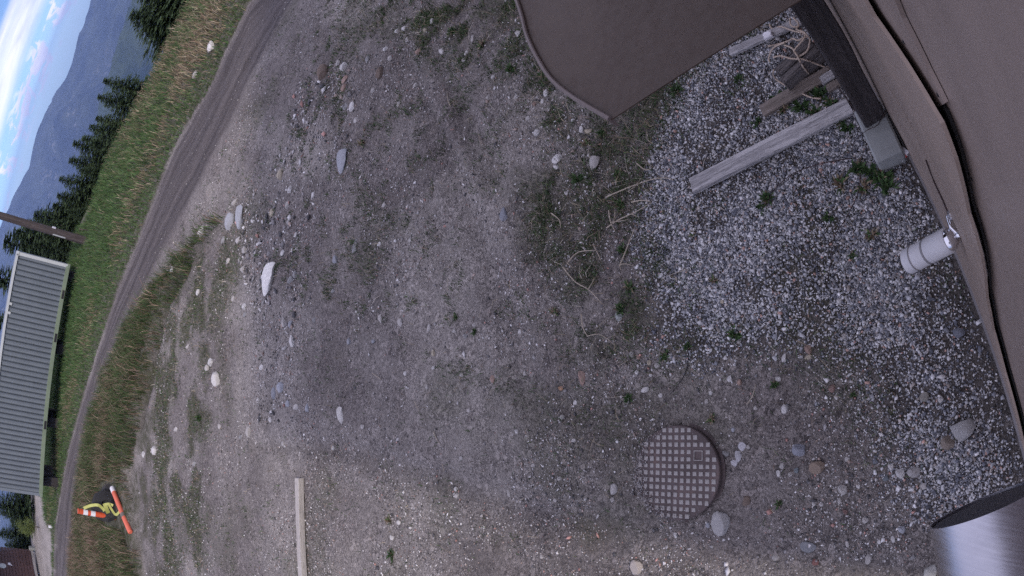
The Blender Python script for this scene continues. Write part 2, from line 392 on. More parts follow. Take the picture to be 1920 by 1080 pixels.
def height(x, y, fine=True):
    x = np.asarray(x, float); y = np.asarray(y, float); r = np.hypot(x, y)
    d = np.maximum(sdist(x, y, EDGE), 0); z = -0.62 * (np.sqrt(d * d + 2.2) - math.sqrt(2.2))
    z = np.maximum(z, -820 + 0 * z)
    k = sstep(r, 60, 400); z = z + k * (fbm(x, y, .004, 4, 5) - .5) * 90
    rd = np.where(inpoly(x, y, ROAD), 1.0, 0.0) * sstep(polydist(x, y, ROAD), 0, .5)
    vg = np.where(inpoly(x, y, VERGE), 1.0, 0.0) * sstep(polydist(x, y, VERGE), 0, .22)
    z = z + .20 * vg
    z = z - .10 * np.exp(-(polydist(x, y, DITCH, False) / .16) ** 2)
    t = road_t(x, y); z = z - rd * (.03 * np.exp(-((t - .3) / .09) ** 2) + .03 * np.exp(-((t - .68) / .09) ** 2))
    bank = sstep(-sdist(x, y, EDGE), 0, 3) * np.where(inpoly(x, y, ROAD), 0, 1) * np.where(y > 14 + .0 * x, 1, 0)
    z = z + .06 * bank * fbm(x, y, .9, 3, 8)
    near = 1 - sstep(r, 14, 30)
    if fine:
        rm = rutmask(x, y); z = z + near * (-.028 * rm + .016 * sum(np.exp(-((polydist(x, y, P, False) - .2) / .07) ** 2) for P in RUTS) + (np.abs(fbm(x, y, 1.8, 4, 133) - .5) * -.10 + .012) * sstep(r, 2.2, 5))
        z = z + near * ((fbm(x, y, .45, 3, 2) - .5) * .07 * sstep(r, 1.2, 4) + (fbm(x, y, 3.2, 4, 3) - .5) * .036 + (fbm(x, y, 15, 4, 4) - .5) * .020)
    return z
def gz(x, y): return float(hq(np.array([x]), np.array([y]))[0])
def GP(px, py, up=0.0):                         # point on the ground under a sight line
    z = 0.0
    for _ in range(3): p = G(px, py, z); z = gz(p.x, p.y)
    return Vector((p.x, p.y, z + up))

ang = np.concatenate([np.radians(np.linspace(-180, -96, 24, endpoint=False)), np.radians(np.linspace(-96, 78, 640, endpoint=False)), np.radians(np.linspace(78, 180, 28, endpoint=False))])
rad = [0.0]; rr_ = .10
while rr_ < 9000: rad.append(rr_); rr_ += max(.012, min(.0075 * rr_ + .006, rr_ * .012 + .0) if rr_ < 30 else .05 * rr_)
rad = np.array(rad[1:]); na, nr = len(ang), len(rad)
A_, R_ = np.meshgrid(ang, rad, indexing='xy'); gx = (np.sin(A_) * R_).ravel(); gy = (np.cos(A_) * R_).ravel(); gzv = height(gx, gy)
HG = gzv.reshape(nr, na)
def hq(x, y):                                   # height read back from the finished ground mesh
    r = np.hypot(x, y); a = np.arctan2(x, y); fa = np.interp(a, np.r_[ang, math.pi], np.arange(na + 1)); fr = np.interp(r, rad, np.arange(nr))
    i = np.minimum(fr.astype(int), nr - 2); j = fa.astype(int) % na; j1 = (j + 1) % na; u = fr - i; v = fa - np.floor(fa)
    return (HG[i, j] * (1 - v) + HG[i, j1] * v) * (1 - u) + (HG[i + 1, j] * (1 - v) + HG[i + 1, j1] * v) * u
V = np.c_[gx, gy, gzv]; V = np.vstack([V, [[0, 0, gz(0, 0)]]])
ii = np.arange(nr - 1)[:, None] * na + np.arange(na)[None, :]; jj = np.arange(nr - 1)[:, None] * na + (np.arange(na)[None, :] + 1) % na
F = np.stack([ii, ii + na, jj + na, jj], -1).reshape(-1, 4)
def pxpoly(P): return [G2(*p) for p in P]
GRAVEL = pxpoly([(1232, 232), (1215, 300), (1190, 420), (1215, 500), (1232, 560), (1222, 640), (1330, 672), (1420, 655), (1520, 650), (1610, 700), (1650, 790),
                 (1700, 860), (1720, 930), (1740, 1000), (1860, 1030), (1935, 860), (1870, 640), (1800, 470), (1720, 300), (1640, 170), (1560, -20), (1480, -20), (1380, 70), (1290, 150)])
WEEDS = pxpoly([(640, -20), (980, -20), (1010, 100), (1075, 180), (1145, 232), (1230, 225), (1210, 300), (1185, 420), (1235, 560), (1225, 650), (1160, 740),
                (1060, 640), (1010, 500), (985, 380), (1000, 270), (900, 150), (760, 90)])
CANW = pxpoly([(1145, 232), (1300, 140), (1380, 60), (1480, -20), (1250, -40), (1100, 100)])
LEFTW = pxpoly([(345, 505), (400, 440), (455, 440), (450, 520), (415, 620), (425, 760), (375, 850), (400, 960), (380, 1100), (255, 1100), (245, 860), (275, 760), (295, 650)])
def masks(x, y):
    lw = (1 - sstep(sdist(x, y, LEFTW), -.5, .4)) * sstep(fbm(x, y, 1.9, 5, 121), .36, .60)
    r = np.hypot(x, y)
    jx = x + (fbm(x, y, 1.5, 3, 31) - .5) * .6; jy = y + (fbm(x, y, 1.5, 3, 32) - .5) * .6
    rd = np.where(inpoly(x, y, ROAD), sstep(polydist(x, y, ROAD), .0, .35), 0)
    sd_ = np.where(inpoly(x, y, SIDE), 1.0, 0)
    vg = 1 - sstep(sdist(jx, jy, VERGE), -.25, .15)
    bank = np.where((sdist(x, y, ROAD) > 0) & (y > x * .15 + 11.5) & (polydist(x, y, ROADF, False) < polydist(x, y, ROADN, False)), 1.0, 0)
    bank = np.maximum(bank, sstep(sdist(x, y, EDGE), -1, 1)) * (1 - sd_)
    wd = .55 * (1 - sstep(sdist(jx, jy, WEEDS), -.30, .25)) * sstep(fbm(x, y, 3.6, 5, 103), .40, .60)
    wd = np.maximum(wd, .6 * (1 - sstep(sdist(jx, jy, CANW), -.1, .1)))
    gr = 1 - sstep(sdist(x + (jx - x) * .4, y + (jy - y) * .4, GRAVEL), -.1, .08)
    yard = (1 - bank) * (1 - vg) * (1 - rd)
    scat = np.maximum(yard * sstep(fbm(x, y, 1.1, 5, 51), .57, .74) * .35, .75 * lw * yard)
    green = np.clip(np.maximum.reduce([vg, bank, wd, scat]), 0, 1) * (1 - rd)
    pale = yard * (1 - wd) * (1 - gr) * np.maximum(sstep(fbm(x * 1.0, y * .6, .9, 5, 61), .46, .70) * .8, sd_)
    soil = np.clip(np.maximum(np.exp(-(polydist(x, y, DITCH, False) / .20) ** 2), .85 * gr), 0, 1)
    soil = np.maximum(soil, np.maximum(.75 * wd, .5 * lw)) * (1 - rd)
    soil = np.maximum(soil, yard * np.maximum(.35 * sstep(rutmask(x, y), .3, 1), .22 * sstep(fbm(x, y, 1.6, 5, 141), .52, .70)))
    return rd, green, np.maximum(pale, sd_), soil
mk = masks(V[:, 0], V[:, 1]); cols = np.stack(mk, 1).astype(np.float32)
V[-1] = (0, 0, gz(0, 0)); half = na // 2
cap = np.array([[len(V) - 1, (2 * k) % na, (2 * k + 1) % na, (2 * k + 2) % na] for k in range(half)])
F = np.vstack([F, cap])
me = npmesh('ground', V, F, True, cols)
at = me.attributes.new('rd', 'FLOAT', 'POINT'); at.data.foreach_set('value', road_t(V[:, 0], V[:, 1]).astype(np.float32))
c0 = len(V) - 1
ground = obj('ground', me, M_GROUND, kind='structure')
ground['label'] = 'grey dirt and gravel yard with road and grassy bank'

# ------------------------------------------------------------------ mountains
def mountain(name, prof, dist, mat, depth, base, seed, rough, label):
    az = np.radians(np.linspace(-75, 75, 420)); pa = np.radians([p[0] for p in prof]); pe = np.radians([p[1] for p in prof])
    el = np.interp(az, pa, pe); rows = 70; Vs = []
    for k in range(rows):
        t = k / (rows - 1) * 1.6                    # 0 foot, 1 ridge, past 1 the far side
        dd = dist + depth * (t - 1)
        x = np.sin(az) * dd; y = np.cos(az) * dd
        ridge = CAM_H + np.tan(el) * dist + (fbm(az * 60, az * 0, 1, 4, seed + 3) - .5) * dist * .006
        q = t if t <= 1 else 2 - t
        q = q ** 1.15
        z = base + (ridge - base) * q + (fbm(x, y, 1 / 420, 5, seed) - .5) * rough * min(1, (1 - abs(1 - t)) * 3) * (0 if abs(t - 1) < .01 else min(1, abs(1 - t) * 4))
        Vs.append(np.c_[x, y, z])
    n = len(az); V = np.vstack(Vs); i = np.arange(rows - 1)[:, None] * n + np.arange(n - 1)[None, :]
    F = np.stack([i, i + 1, i + n + 1, i + n], -1).reshape(-1, 4)
    o = obj(name, npmesh(name, V, F, True), mat, kind='structure'); o['label'] = label
mountain('mountain_range', [(-75, .5), (-40, 1.1), (-20, 1.5), (-10, 1.2), (-5.3, .72), (-4.1, .47), (-2.3, -.09), (-1, -.55), (.6, -.71), (2.6, -.66), (4.7, -.85),
          (6.6, -1.2), (7.6, -1.7), (9.5, -1.68), (11.7, -1.52), (13, -1.48), (20, -1.2), (40, .4), (75, 1)], 5600, M_MT1, 2600, -900, 3, 520, 'far blue forested mountain ridge beyond the valley')
mountain('mountain_slope', [(-75, -9), (-20, -8.0), (-2, -6.6), (3, -6.1), (5.2, -5.8), (6.3, -5.5), (9.5, -5.35), (12.7, -5.1), (20, -4.6), (40, -3), (75, -2)], 2700, M_MT2, 1300, -820, 13, 260, 'nearer green blue forested slope below the far ridge')

# ------------------------------------------------------------------ haze
hz = bmesh.new(); bm_box(hz, (0, 0, -440), (20000, 20000, 1120))
hm = bpy.data.materials.new('haze_air'); hm.use_nodes = True; t_ = hm.node_tree; t_.nodes.remove(t_.nodes['Principled BSDF'])
pv = t_.nodes.new('ShaderNodeVolumePrincipled'); pv.inputs['Color'].default_value = (.40, .56, 1.0, 1); pv.inputs['Density'].default_value = 0.00013; pv.inputs['Anisotropy'].default_value = 0.0
t_.links.new(pv.outputs[0], t_.nodes['Material Output'].inputs['Volume'])
hzo = obj('haze', bmmesh('haze', hz), hm, kind='stuff'); hzo['label'] = 'pale blue valley haze'

# ------------------------------------------------------------------ building behind the camera
B = empty('metal_clad_building', WL(0.5, WD, 0), label='brown metal clad building wall along the right edge', cat='building')
def bpart(o): o.parent = B; o.matrix_parent_inverse = B.matrix_world.inverted(); return o
B.matrix_world = Matrix.Translation(WL(0.5, WD, 0))
bpy.context.view_layer.update()
SC = -1.02; SE = 9.0; HE = 5.62
edge_px = [(1560, -140), (1612, -12), (1637, 32), (1700, 125), (1752, 212), (1764, 232), (1776, 262), (1790, 300), (1804, 352), (1815, 402), (1828, 440), (1839, 480), (1846, 520), (1850, 560), (1862, 620), (1884, 700), (1905, 775), (1921, 850)]
NF = WD + .004; NB = WD - .034
ep = [onwall(x, y, NF) for x, y in edge_px]; ep[-1] = (ep[-1][0], .12)
fine = []
for (s0, z0), (s1, z1) in zip(ep, ep[1:]):
    for k in range(6): fine.append((s0 + (s1 - s0) * k / 6, z0 + (z1 - z0) * k / 6))
fine.append(ep[-1]); ztop = ep[0][1]
zs = 1.378                                            # level of the lap seam in the front siding
up = [p for p in fine if p[1] > zs + .008]; lo_ = [p for p in fine if p[1] < zs]
bpart(wallprism('front_siding_upper', [(SE, zs + .008), (SE, ztop)] + up + [(up[-1][0], zs + .008)], WD - .006, NF, M_WALL))
bpart(wallprism('front_siding_lower', [(1.392, -.05), (1.392, zs)] + [(lo_[0][0], zs)] + lo_ + [(SC, .10), (SC, -.05)], WD - .006, NF + .002, M_WALL))
bpart(wallprism('front_siding_lower', [(1.400, -.05), (SE, -.05), (SE, zs), (1.400, zs)], WD - .006, NF + .001, M_WALL))
bpart(wallprism('rear_sheet', [(SC, -.05), (SE, -.05), (SE, HE), (SC, HE)], NB - .01, NB, M_SHEET))
bpart(wallprism('wall_core', [(SC + .01, .0), (SE - .01, .0), (SE - .01, HE - .01), (SC + .01, HE - .01)], WD - .20, NB - .02, M_BLACK))
# black filler strip standing for the shaded gap behind the front siding, wavy edged
outer = []
for i, (x, y) in enumerate(edge_px[:-1]):
    x2, y2 = edge_px[i + 1]
    for k in range(8):
        t = k / 8; px, py = x + (x2 - x) * t, y + (y2 - y) * t; l = math.hypot(x2 - x, y2 - y); nx, ny = (y2 - y) / l, -(x2 - x) / l
        wv = 5.5 if i < 4 else (6.5 + 1.8 * math.sin((i * 8 + k) * .85) + random.uniform(-.9, .9)) * (1 if i < 10 else .75)
        if i > 12: wv *= .35
        outer.append(onwall(px + nx * wv, py + ny * wv, WD - .024))
bpart(wallprism('gap_shade_strip', outer + [(s_ + .03, z_ - .03) for s_, z_ in fine[::-1]], NB + .002, WD - .024, M_BLACK))
lip = [onwall(x + 5, y - 1, WD - .012) for x, y in edge_px[5:13]]
bpart(wallprism('metal_lip', lip + [(s_ + .012, z_ - .004) for s_, z_ in lip[::-1]], WD - .016, WD - .012, M_TRIM))
fl = [onwall(x, y, NB + .012) for x, y in ((1572, -140), (1624, -12), (1649, 32), (1711, 122), (1757, 204), (1771, 194), (1740, 132), (1692, 36), (1672, -12), (1625, -140))]
bpart(wallprism('flashing_strip', fl, NB + .002, NB + .012, M_SHEET))
bpart(wallprism('base_trim', [(SC, -.1), (SE, -.1), (SE, .045), (SC, .045)], WD + .006, WD + .018, M_TRIM))
for px, py, n_ in ((1695, 79, NB + .012), (1759, 178, NB + .012), (1823, 336, NB), (1698, 242, NF), (1726, 272, NF), (1660, 158, NF)):
    s, z = onwall(px, py, n_)
    bpart(lathe('screw', [(.006, 0), (.006, .002), (.003, .004)], M_BLACK, None, 8, WN, WL(s, n_ - .001, z)))
bpart(wallprism('side_wall', [(SC, 0), (SC + .1, 0), (SC + .1, HE), (SC, HE)], -7.0, WD - .06, M_WALL))
bpart(wallprism('side_wall', [(SE - .1, 0), (SE, 0), (SE, HE), (SE - .1, HE)], -7.0, WD - .06, M_WALL))
bpart(wallprism('rear_wall', [(SC, 0), (SE, 0), (SE, HE - .5), (SC, HE - .5)], -7.1, -7.0, M_WALL))
bm = bmesh.new(); q = [WL(SC - .02, WD - .01, HE), WL(SE + .1, WD - .01, HE), WL(SE + .1, -7.2, HE - .5), WL(SC - .02, -7.2, HE - .5)]
a = [bm.verts.new(p) for p in q]; b = [bm.verts.new(p + Vector((0, 0, .05))) for p in q]; bm.faces.new(a); bm.faces.new(b)
for i in range(4): bm.faces.new((a[i], a[(i + 1) % 4], b[(i + 1) % 4], b[i]))
bpart(obj('roof', bmmesh('roof', bm), M_CANOPY))

# ------------------------------------------------------------------ canopy with bowed front
CZ = 2.0
K = empty('door_canopy', WL(1.9, WD, CZ), label='dark brown metal door canopy with bowed rimmed front edge', cat='canopy'); bpy.context.view_layer.update()
front = [G(x, y, CZ) for x, y in ((1145, 225), (1110, 205), (1070, 180), (1035, 150), (1010, 112), (990, 70), (980, 32))]
fs = [(p.dot(WU), p.dot(WN)) for p in front]
s_mid = 1.86
fs += [(2 * s_mid - s, n) for s, n in fs[::-1] if 2 * s_mid - s > fs[-1][0] + .02]
fp = smoothpath([WL(s, n, CZ) for s, n in fs], 6)
outl = [(p.x, p.y) for p in fp]
back = [WL(2 * s_mid - fs[0][0], WD + .03, 0), WL(fs[0][0], WD + .03, 0)]
can = prism('canopy_sheet', outl + [(p.x, p.y) for p in back], CZ - .006, CZ, M_CANOPY, K); can.matrix_parent_inverse = K.matrix_world.inverted()
tri = can
bm = bmesh.new(); prev = None
nrm = []
for i, p in enumerate(fp):
    t = (fp[min(i + 1, len(fp) - 1)] - fp[max(i - 1, 0)]).normalized(); nrm.append(Vector((t.y, -t.x, 0)))
for i, p in enumerate(fp):
    o_ = nrm[i] if nrm[i].dot(WN) > 0 else -nrm[i]
    r = [bm.verts.new(p + o_ * a + Vector((0, 0, h))) for a, h in ((-.010, .001), (-.010, .010), (-.006, .014), (.002, .014), (.006, .009), (.006, -.045), (-.002, -.045))]
    if prev:
        for k in range(len(r)): bm.faces.new((prev[k], prev[(k + 1) % 7], r[(k + 1) % 7], r[k]))
    else: bm.faces.new(r)
    prev = r
bm.faces.new(prev[::-1])
rim = obj('canopy_rim', bmmesh('canopy_rim', bm), M_RIM, K); rim.matrix_parent_inverse = K.matrix_world.inverted()

# ------------------------------------------------------------------ timber post on a concrete pier block
PZ = .17
pc = [G(x, y, PZ) for x, y in ((1597, 208), (1640, 305), (1693, 278), (1652, 188))]
ctr = sum(pc, Vector()) / 4
ax = (pc[1] - pc[0]).normalized(); pang = math.atan2(ax.y, ax.x)
PB = lathe  # noqa
pier = bmesh.new(); bm_box(pier, (0, 0, PZ / 2 - .04), ((pc[1] - pc[0]).length, (pc[2] - pc[1]).length * .95, PZ + .08), None, .012)
po = obj('concrete_pier_block', bmmesh('concrete_pier_block', pier), M_CONC, label='grey concrete pier block under the dark wooden post', cat='concrete block')
po.location = (ctr.x, ctr.y, 0); po.rotation_euler = (0, 0, pang)
e1, e2 = G(1625, 243, PZ), G(1658, 223, PZ)
ed = (e2 - e1).normalized(); en = Vector((-ed.y, ed.x, 0)); en = en if en.dot(e1) > 0 else -en
pw = (e2 - e1).length * 1.12; pcn = (e1 + e2) / 2 + en * pw * .5 + ed * pw * .05
pb = bmesh.new(); bm_box(pb, (0, 0, (1.945 - PZ) / 2), (pw, pw, 1.945 - PZ), None, .008)
bmesh.ops.subdivide_edges(pb, edges=[e for e in pb.edges if e.calc_length() > 1], cuts=14)
for v in pb.verts: v.co.x += .003 * math.sin(v.co.z * 9); v.co.y += .003 * math.sin(v.co.z * 6 + 1)
pst = obj('wooden_post', bmmesh('wooden_post', pb), M_POST, label='dark brown timber post holding up the canopy beside the wall', cat='post')
pst.location = (pcn.x, pcn.y, PZ); pst.rotation_euler = (0, 0, math.atan2(ed.y, ed.x))

# ------------------------------------------------------------------ wall lamp
lz = 1.03
LP = empty('wall_lamp', WL(.62, WD, lz), label='white cylindrical wall lamp on a chrome swivel bracket', cat='lamp')
bpy.context.view_layer.update()
inv = LP.matrix_world.inverted()
la = G(1693, 485, lz - .01) ; lb = WL(.625, -.125, lz)
a0 = WL(.620, -.118, lz); a1 = G(1707, 488, lz - .135)
axd = (a1 - a0).normalized(); Ln = (a1 - a0).length * 1.06
def lpart(o): o.parent = LP; o.matrix_parent_inverse = inv; return o
LBODY = lpart(lathe('lamp_body', [(.030, .018), (.048, .020), (.052, .028), (.052, Ln * .52), (.0505, Ln * .53), (.0505, Ln * .565), (.052, Ln * .575), (.052, Ln * .80), (.0555, Ln * .81), (.0555, Ln * .835), (.053, Ln * .85), (.053, Ln * .985), (.048, Ln), (.020, Ln * .99)], M_WHITE, None, 40, axd, a0))
lathe('grey_band', [(.0515, Ln * .53), (.0530, Ln * .53), (.0530, Ln * .565), (.0515, Ln * .565)], M_TRIM, LBODY, 40, axd, a0); lathe('lens_ring', [(.053, Ln * .805), (.0562, Ln * .808), (.0562, Ln * .826), (.053, Ln * .83)], M_TRIM, LBODY, 40, axd, a0)
lpart(lathe('swivel_dome', [(.006, -.016), (.020, -.012), (.034, -.002), (.042, .010), (.0445, .020), (.040, .026)], M_CHROME, None, 32, axd, a0))
lpart(lathe('bracket_neck', [(.011, -.034), (.013, -.030), (.013, -.022), (.010, -.018), (.010, -.006)], M_CHROME, None, 20, axd, a0))
lpart(tube('bracket_arm', [WL(.705, WD + .02, lz + .01), WL(.66, WD + .026, lz), a0 - axd * .030], .008, M_CHROME, None, 10))
lpart(lathe('wall_plate', [(.022, 0), (.022, .006), (.014, .011)], M_CHROME, None, 20, WN, WL(.70, WD + .005, lz + .01)))
lpart(tube('lamp_cable', smoothpath([WL(.70, WD + .012, lz), WL(.76, WD + .010, lz + .03), WL(.82, WD + .012, lz + .10), WL(.86, WD + .010, lz + .22)], 4), .0035, M_STEM, None, 6))

# ------------------------------------------------------------------ steel pipe along the wall
zc, pr, pn = 2.2, .130, .040
SP = empty('steel_pipe', WL(-.6, pn, zc), label='brushed stainless steel pipe with dark open end in the corner', cat='pipe')
bpy.context.view_layer.update(); inv2 = SP.matrix_world.inverted()
def spart(o): o.parent = SP; o.matrix_parent_inverse = inv2; return o
bm = bmesh.new(); seg = 72
for rr, s in ((pr, -.185), (pr, -1.0)): pass
rings = []
for rr, s in ((pr - .004, -.30), (pr - .004, -.1805), (pr, -.180), (pr, -.25), (pr, -.6), (pr, -1.0)):
    rings.append([bm.verts.new(WL(s, pn + rr * math.cos(2 * math.pi * k / seg), zc + rr * math.sin(2 * math.pi * k / seg))) for k in range(seg)])
for A, Bq in zip(rings, rings[1:]):
    for k in range(seg): bm.faces.new((A[k], A[(k + 1) % seg], Bq[(k + 1) % seg], Bq[k]))
bm.faces.new(rings[-1])
sp_ = spart(obj('pipe_shell', bmmesh('pipe_shell', bm, True), M_STEEL)); sp_.data.set_sharp_from_angle(angle=math.radians(30))
spart(lathe('end_cap', [(pr - .006, 0), (pr - .006, .012), (pr - .03, .016), (.02, .016)], m_paint('dark_cap', (.045, .043, .05), .6, .1), None, 60, WU, WL(-.198, pn, zc)))
spart(wallprism('pipe_bracket', [(-.62, zc - .06), (-.58, zc - .06), (-.58, zc + .06), (-.62, zc + .06)], WD, pn - pr + .02, M_TRIM))

# ------------------------------------------------------------------ round access cover
lc = Vector((-.830, 1.662, 0)); LR = .290; lrot = math.radians(-72.8)
lzg = gz(lc.x, lc.y) + .020
LID = empty('access_cover', (lc.x, lc.y, lzg), (math.radians(.6), math.radians(-.8), lrot), label='round rusty iron access cover with raised square treads', cat='manhole cover')
CPL = lathe('cover_plate', [(LR - .05, -.05), (LR, -.05), (LR + .001, .012), (LR - .004, .018), (LR - .012, .0185)], M_IRON, LID, 72)
lathe('cover_ring', [(LR + .006, -.09), (LR + .022, -.09), (LR + .020, -.022), (LR + .006, -.022)], M_IRON, LID, 72)
tm = bmesh.new(); bm_box(tm, (0, 0, .0015), (.027, .027, .007), None, .003); tme = bmmesh('tread_square', tm); tme.materials.append(M_TREAD)
for i in range(-6, 7):
    for j in range(-6, 7):
        x, y = i * .0425, j * .0435
        if math.hypot(x, y) > LR - .015: continue
        if i in (3, 4) and j in (2, 3): continue
        o = bpy.data.objects.new('tread_square', tme); COL.objects.link(o); o.parent = CPL; o.location = (x, y, .0185 + random.uniform(-.0012, .0004)); o.rotation_euler = (0, 0, random.uniform(-.04, .04)); o.scale = (random.uniform(.9, 1.08), random.uniform(.9, 1.08), 1)
bm = bmesh.new()
for dx, dy, sx, sy in ((-.027, 0, .004, .06), (.027, 0, .004, .06), (0, -.028, .05, .004), (0, .028, .05, .004)): bm_box(bm, (dx, dy, .020), (sx, sy, .007))
o = obj('pick_slot', bmmesh('pick_slot', bm), M_TREAD, CPL); o.location = (.149, .109, 0)

# ------------------------------------------------------------------ gravel and pebbles (too many to count)
OCT_F = np.array([[0, 2, 4], [2, 1, 4], [1, 3, 4], [3, 0, 4], [2, 0, 5], [1, 2, 5], [3, 1, 5], [0, 3, 5]])
OCT_V = np.array([[1, 0, 0], [-1, 0, 0], [0, 1, 0], [0, -1, 0], [0, 0, 1], [0, 0, -1]], float)
CUB_V = np.array([[x, y, z] for x in (-1, 1) for y in (-1, 1) for z in (-1, 1)], float) * .68
CUB_F = np.array([[0, 1, 3, 2], [4, 6, 7, 5], [0, 4, 5, 1], [2, 3, 7, 6], [0, 2, 6, 4], [1, 5, 7, 3]])
CUB_T = np.array([[f[0], f[1], f[2]] for f in CUB_F] + [[f[0], f[2], f[3]] for f in CUB_F])
def chips(name, x, y, size, colr, flat=(.45, .8), sink=.2, label='', base='cub', elong=1.6, zz=None):
    n = len(x); z = hq(x, y) if zz is None else zz; tv, tf = (CUB_V, CUB_T) if base == 'cub' else (OCT_V, OCT_F); k = len(tv)
    P = tv[None] * (1 + rng.uniform(-.38, .38, (n, k, 3)))
    sc = np.stack([size * rng.uniform(.7, elong, n), size * rng.uniform(.6, 1.1, n), size * rng.uniform(*flat, n)], 1) * .5
    P = P * sc[:, None, :]
    tl = rng.normal(0, .3, (n, 2)); a = rng.uniform(0, 2 * np.pi, n)
    P[..., 2] += P[..., 0] * tl[:, :1] + P[..., 1] * tl[:, 1:]
    c, s_ = np.cos(a)[:, None], np.sin(a)[:, None]
    X = P[..., 0] * c - P[..., 1] * s_; Y = P[..., 0] * s_ + P[..., 1] * c
    V = np.stack([X + x[:, None], Y + y[:, None], P[..., 2] + (z + sc[:, 2] * (1 - 2 * sink))[:, None]], -1).reshape(-1, 3)
    F = (tf[None] + (np.arange(n) * k)[:, None, None]).reshape(-1, 3)
    o = obj(name, npmesh(name, V, F, False, np.repeat(colr, k, 0)), M_PEB, kind='stuff'); o['label'] = label
def palette(n, cols_, wts, jit=.18):
    cols_ = np.array(cols_); c = cols_[rng.choice(len(cols_), n, p=np.array(wts) / sum(wts))]
    return np.clip(c * (1 + rng.normal(0, jit, (n, 1))), .01, .9)
GC = [(.53, .52, .53), (.42, .42, .44), (.29, .29, .31), (.19, .195, .22), (.12, .125, .15), (.36, .32, .30), (.42, .27, .23)]
bx = np.array(GRAVEL); x0, y0 = bx.min(0); x1, y1 = bx.max(0)
def clear(x, y, marg=0.0):
    n_ = x * WN.x + y * WN.y
    return (n_ > WD + .03) & (np.hypot(x - lc.x, y - lc.y) > LR + .02) & ~inpoly(x, y, [(p.x, p.y) for p in pc])
nn = 185000; x = rng.uniform(x0, x1, nn); y = rng.uniform(y0, y1, nn)
sdv = sdist(x + (fbm(x, y, 2.2, 3, 71) - .5) * .35, y + (fbm(x, y, 2.2, 3, 72) - .5) * .35, GRAVEL)
dens = (1 - sstep(sdv, -.42, .20)) * (.35 + .65 * sstep(fbm(x, y, 2.6, 3, 73), .3, .5))
k_ = (rng.random(nn) < dens * 1.0) & clear(x, y); x, y = x[k_], y[k_]
chips('gravel_bed', x, y, rng.choice([.009, .012, .015, .019, .026], len(x), p=[.34, .36, .2, .08, .02]) * rng.uniform(.8, 1.2, len(x)), palette(len(x), GC, [27, 14, 13, 19, 20, 5, 2]), label='crushed white and grey gravel bed below the wall')
# pebbles over the yard: uniform per size class, small ones only near the building
px_, py_, ps_ = [], [], []
for lo, hi, per, rmax in ((.006, .011, 2100, 3.6), (.009, .017, 900, 7.5), (.014, .027, 190, 13), (.024, .044, 13, 14)):
    n = int(per * 1.27 * rmax ** 2); r = rmax * np.sqrt(rng.random(n)); a = rng.uniform(-1.35, 1.2, n)
    x, y = np.sin(a) * r, np.cos(a) * r
    if rmax < 5: x, y = np.r_[x, rng.uniform(-2.5, .2, n // 4)], np.r_[y, rng.uniform(-1.2, 1.5, n // 4)]
    keep = clear(x, y) & ~inpoly(x, y, VERGE) & ~(inpoly(x, y, GRAVEL) & (rng.random(len(x)) < .8)) & (sdist(x, y, ROAD) > .1) & (rng.random(len(x)) < .10 + .9 * sstep(fbm(x, y, 1.5, 5, 81), .38, .62)) & (y < 15)
    x, y = x[keep], y[keep]; px_.append(x); py_.append(y); ps_.append(rng.uniform(lo, hi, len(x)))
TRAIL = pxpoly([(560, 130), (680, 110), (690, 260), (620, 330), (560, 470), (560, 620), (540, 760), (490, 800), (480, 600), (440, 450), (455, 340), (540, 280)])
tb = np.array(TRAIL); n = 8500; x, y = rng.uniform(tb[:, 0].min(), tb[:, 0].max(), n), rng.uniform(tb[:, 1].min(), tb[:, 1].max(), n); kk = inpoly(x, y, TRAIL) & (rng.random(n) < .12 + .88 * sstep(fbm(x, y, 1.4, 4, 82), .42, .62)); x, y = x[kk], y[kk]
px_.append(x); py_.append(y); ps_.append(np.minimum(.016 / rng.random(len(x)) ** .42, .085))
x, y, sz = np.concatenate(px_), np.concatenate(py_), np.concatenate(ps_)
chips('yard_pebbles', x, y, sz, palette(len(x), [(.62, .60, .60), (.44, .42, .42), (.26, .245, .25), (.09, .088, .095), (.34, .27, .24), (.42, .24, .21)], [18, 20, 18, 28, 11, 4]), base='oct', label='small loose pebbles scattered over the yard dirt')
# grit washed over the far side of the round cover
n = 900; a = rng.normal(2.1, .75, n); r = LR + .012 - np.abs(rng.normal(0, .045, n)); x, y = lc.x + np.cos(a) * r, lc.y + np.sin(a) * r
chips('cover_grit', x, y, rng.uniform(.004, .010, n), palette(n, [(.42, .40, .40), (.26, .245, .25), (.12, .115, .12), (.34, .28, .25)], [4, 6, 5, 3]), base='oct', label='loose grit washed over the round cover edge', zz=np.full(n, lzg + .0195))
# stones on the road
n = 5000; x = rng.uniform(-16, 5, n); y = rng.uniform(8, 28, n); kk = inpoly(x, y, ROAD); x, y = x[kk], y[kk]
chips('road_gravel', x, y, rng.uniform(.015, .04, len(x)), palette(len(x), [(.30, .28, .28), (.18, .17, .17), (.40, .38, .37)], [5, 5, 2]), base='oct', label='loose gravel on the dirt road')

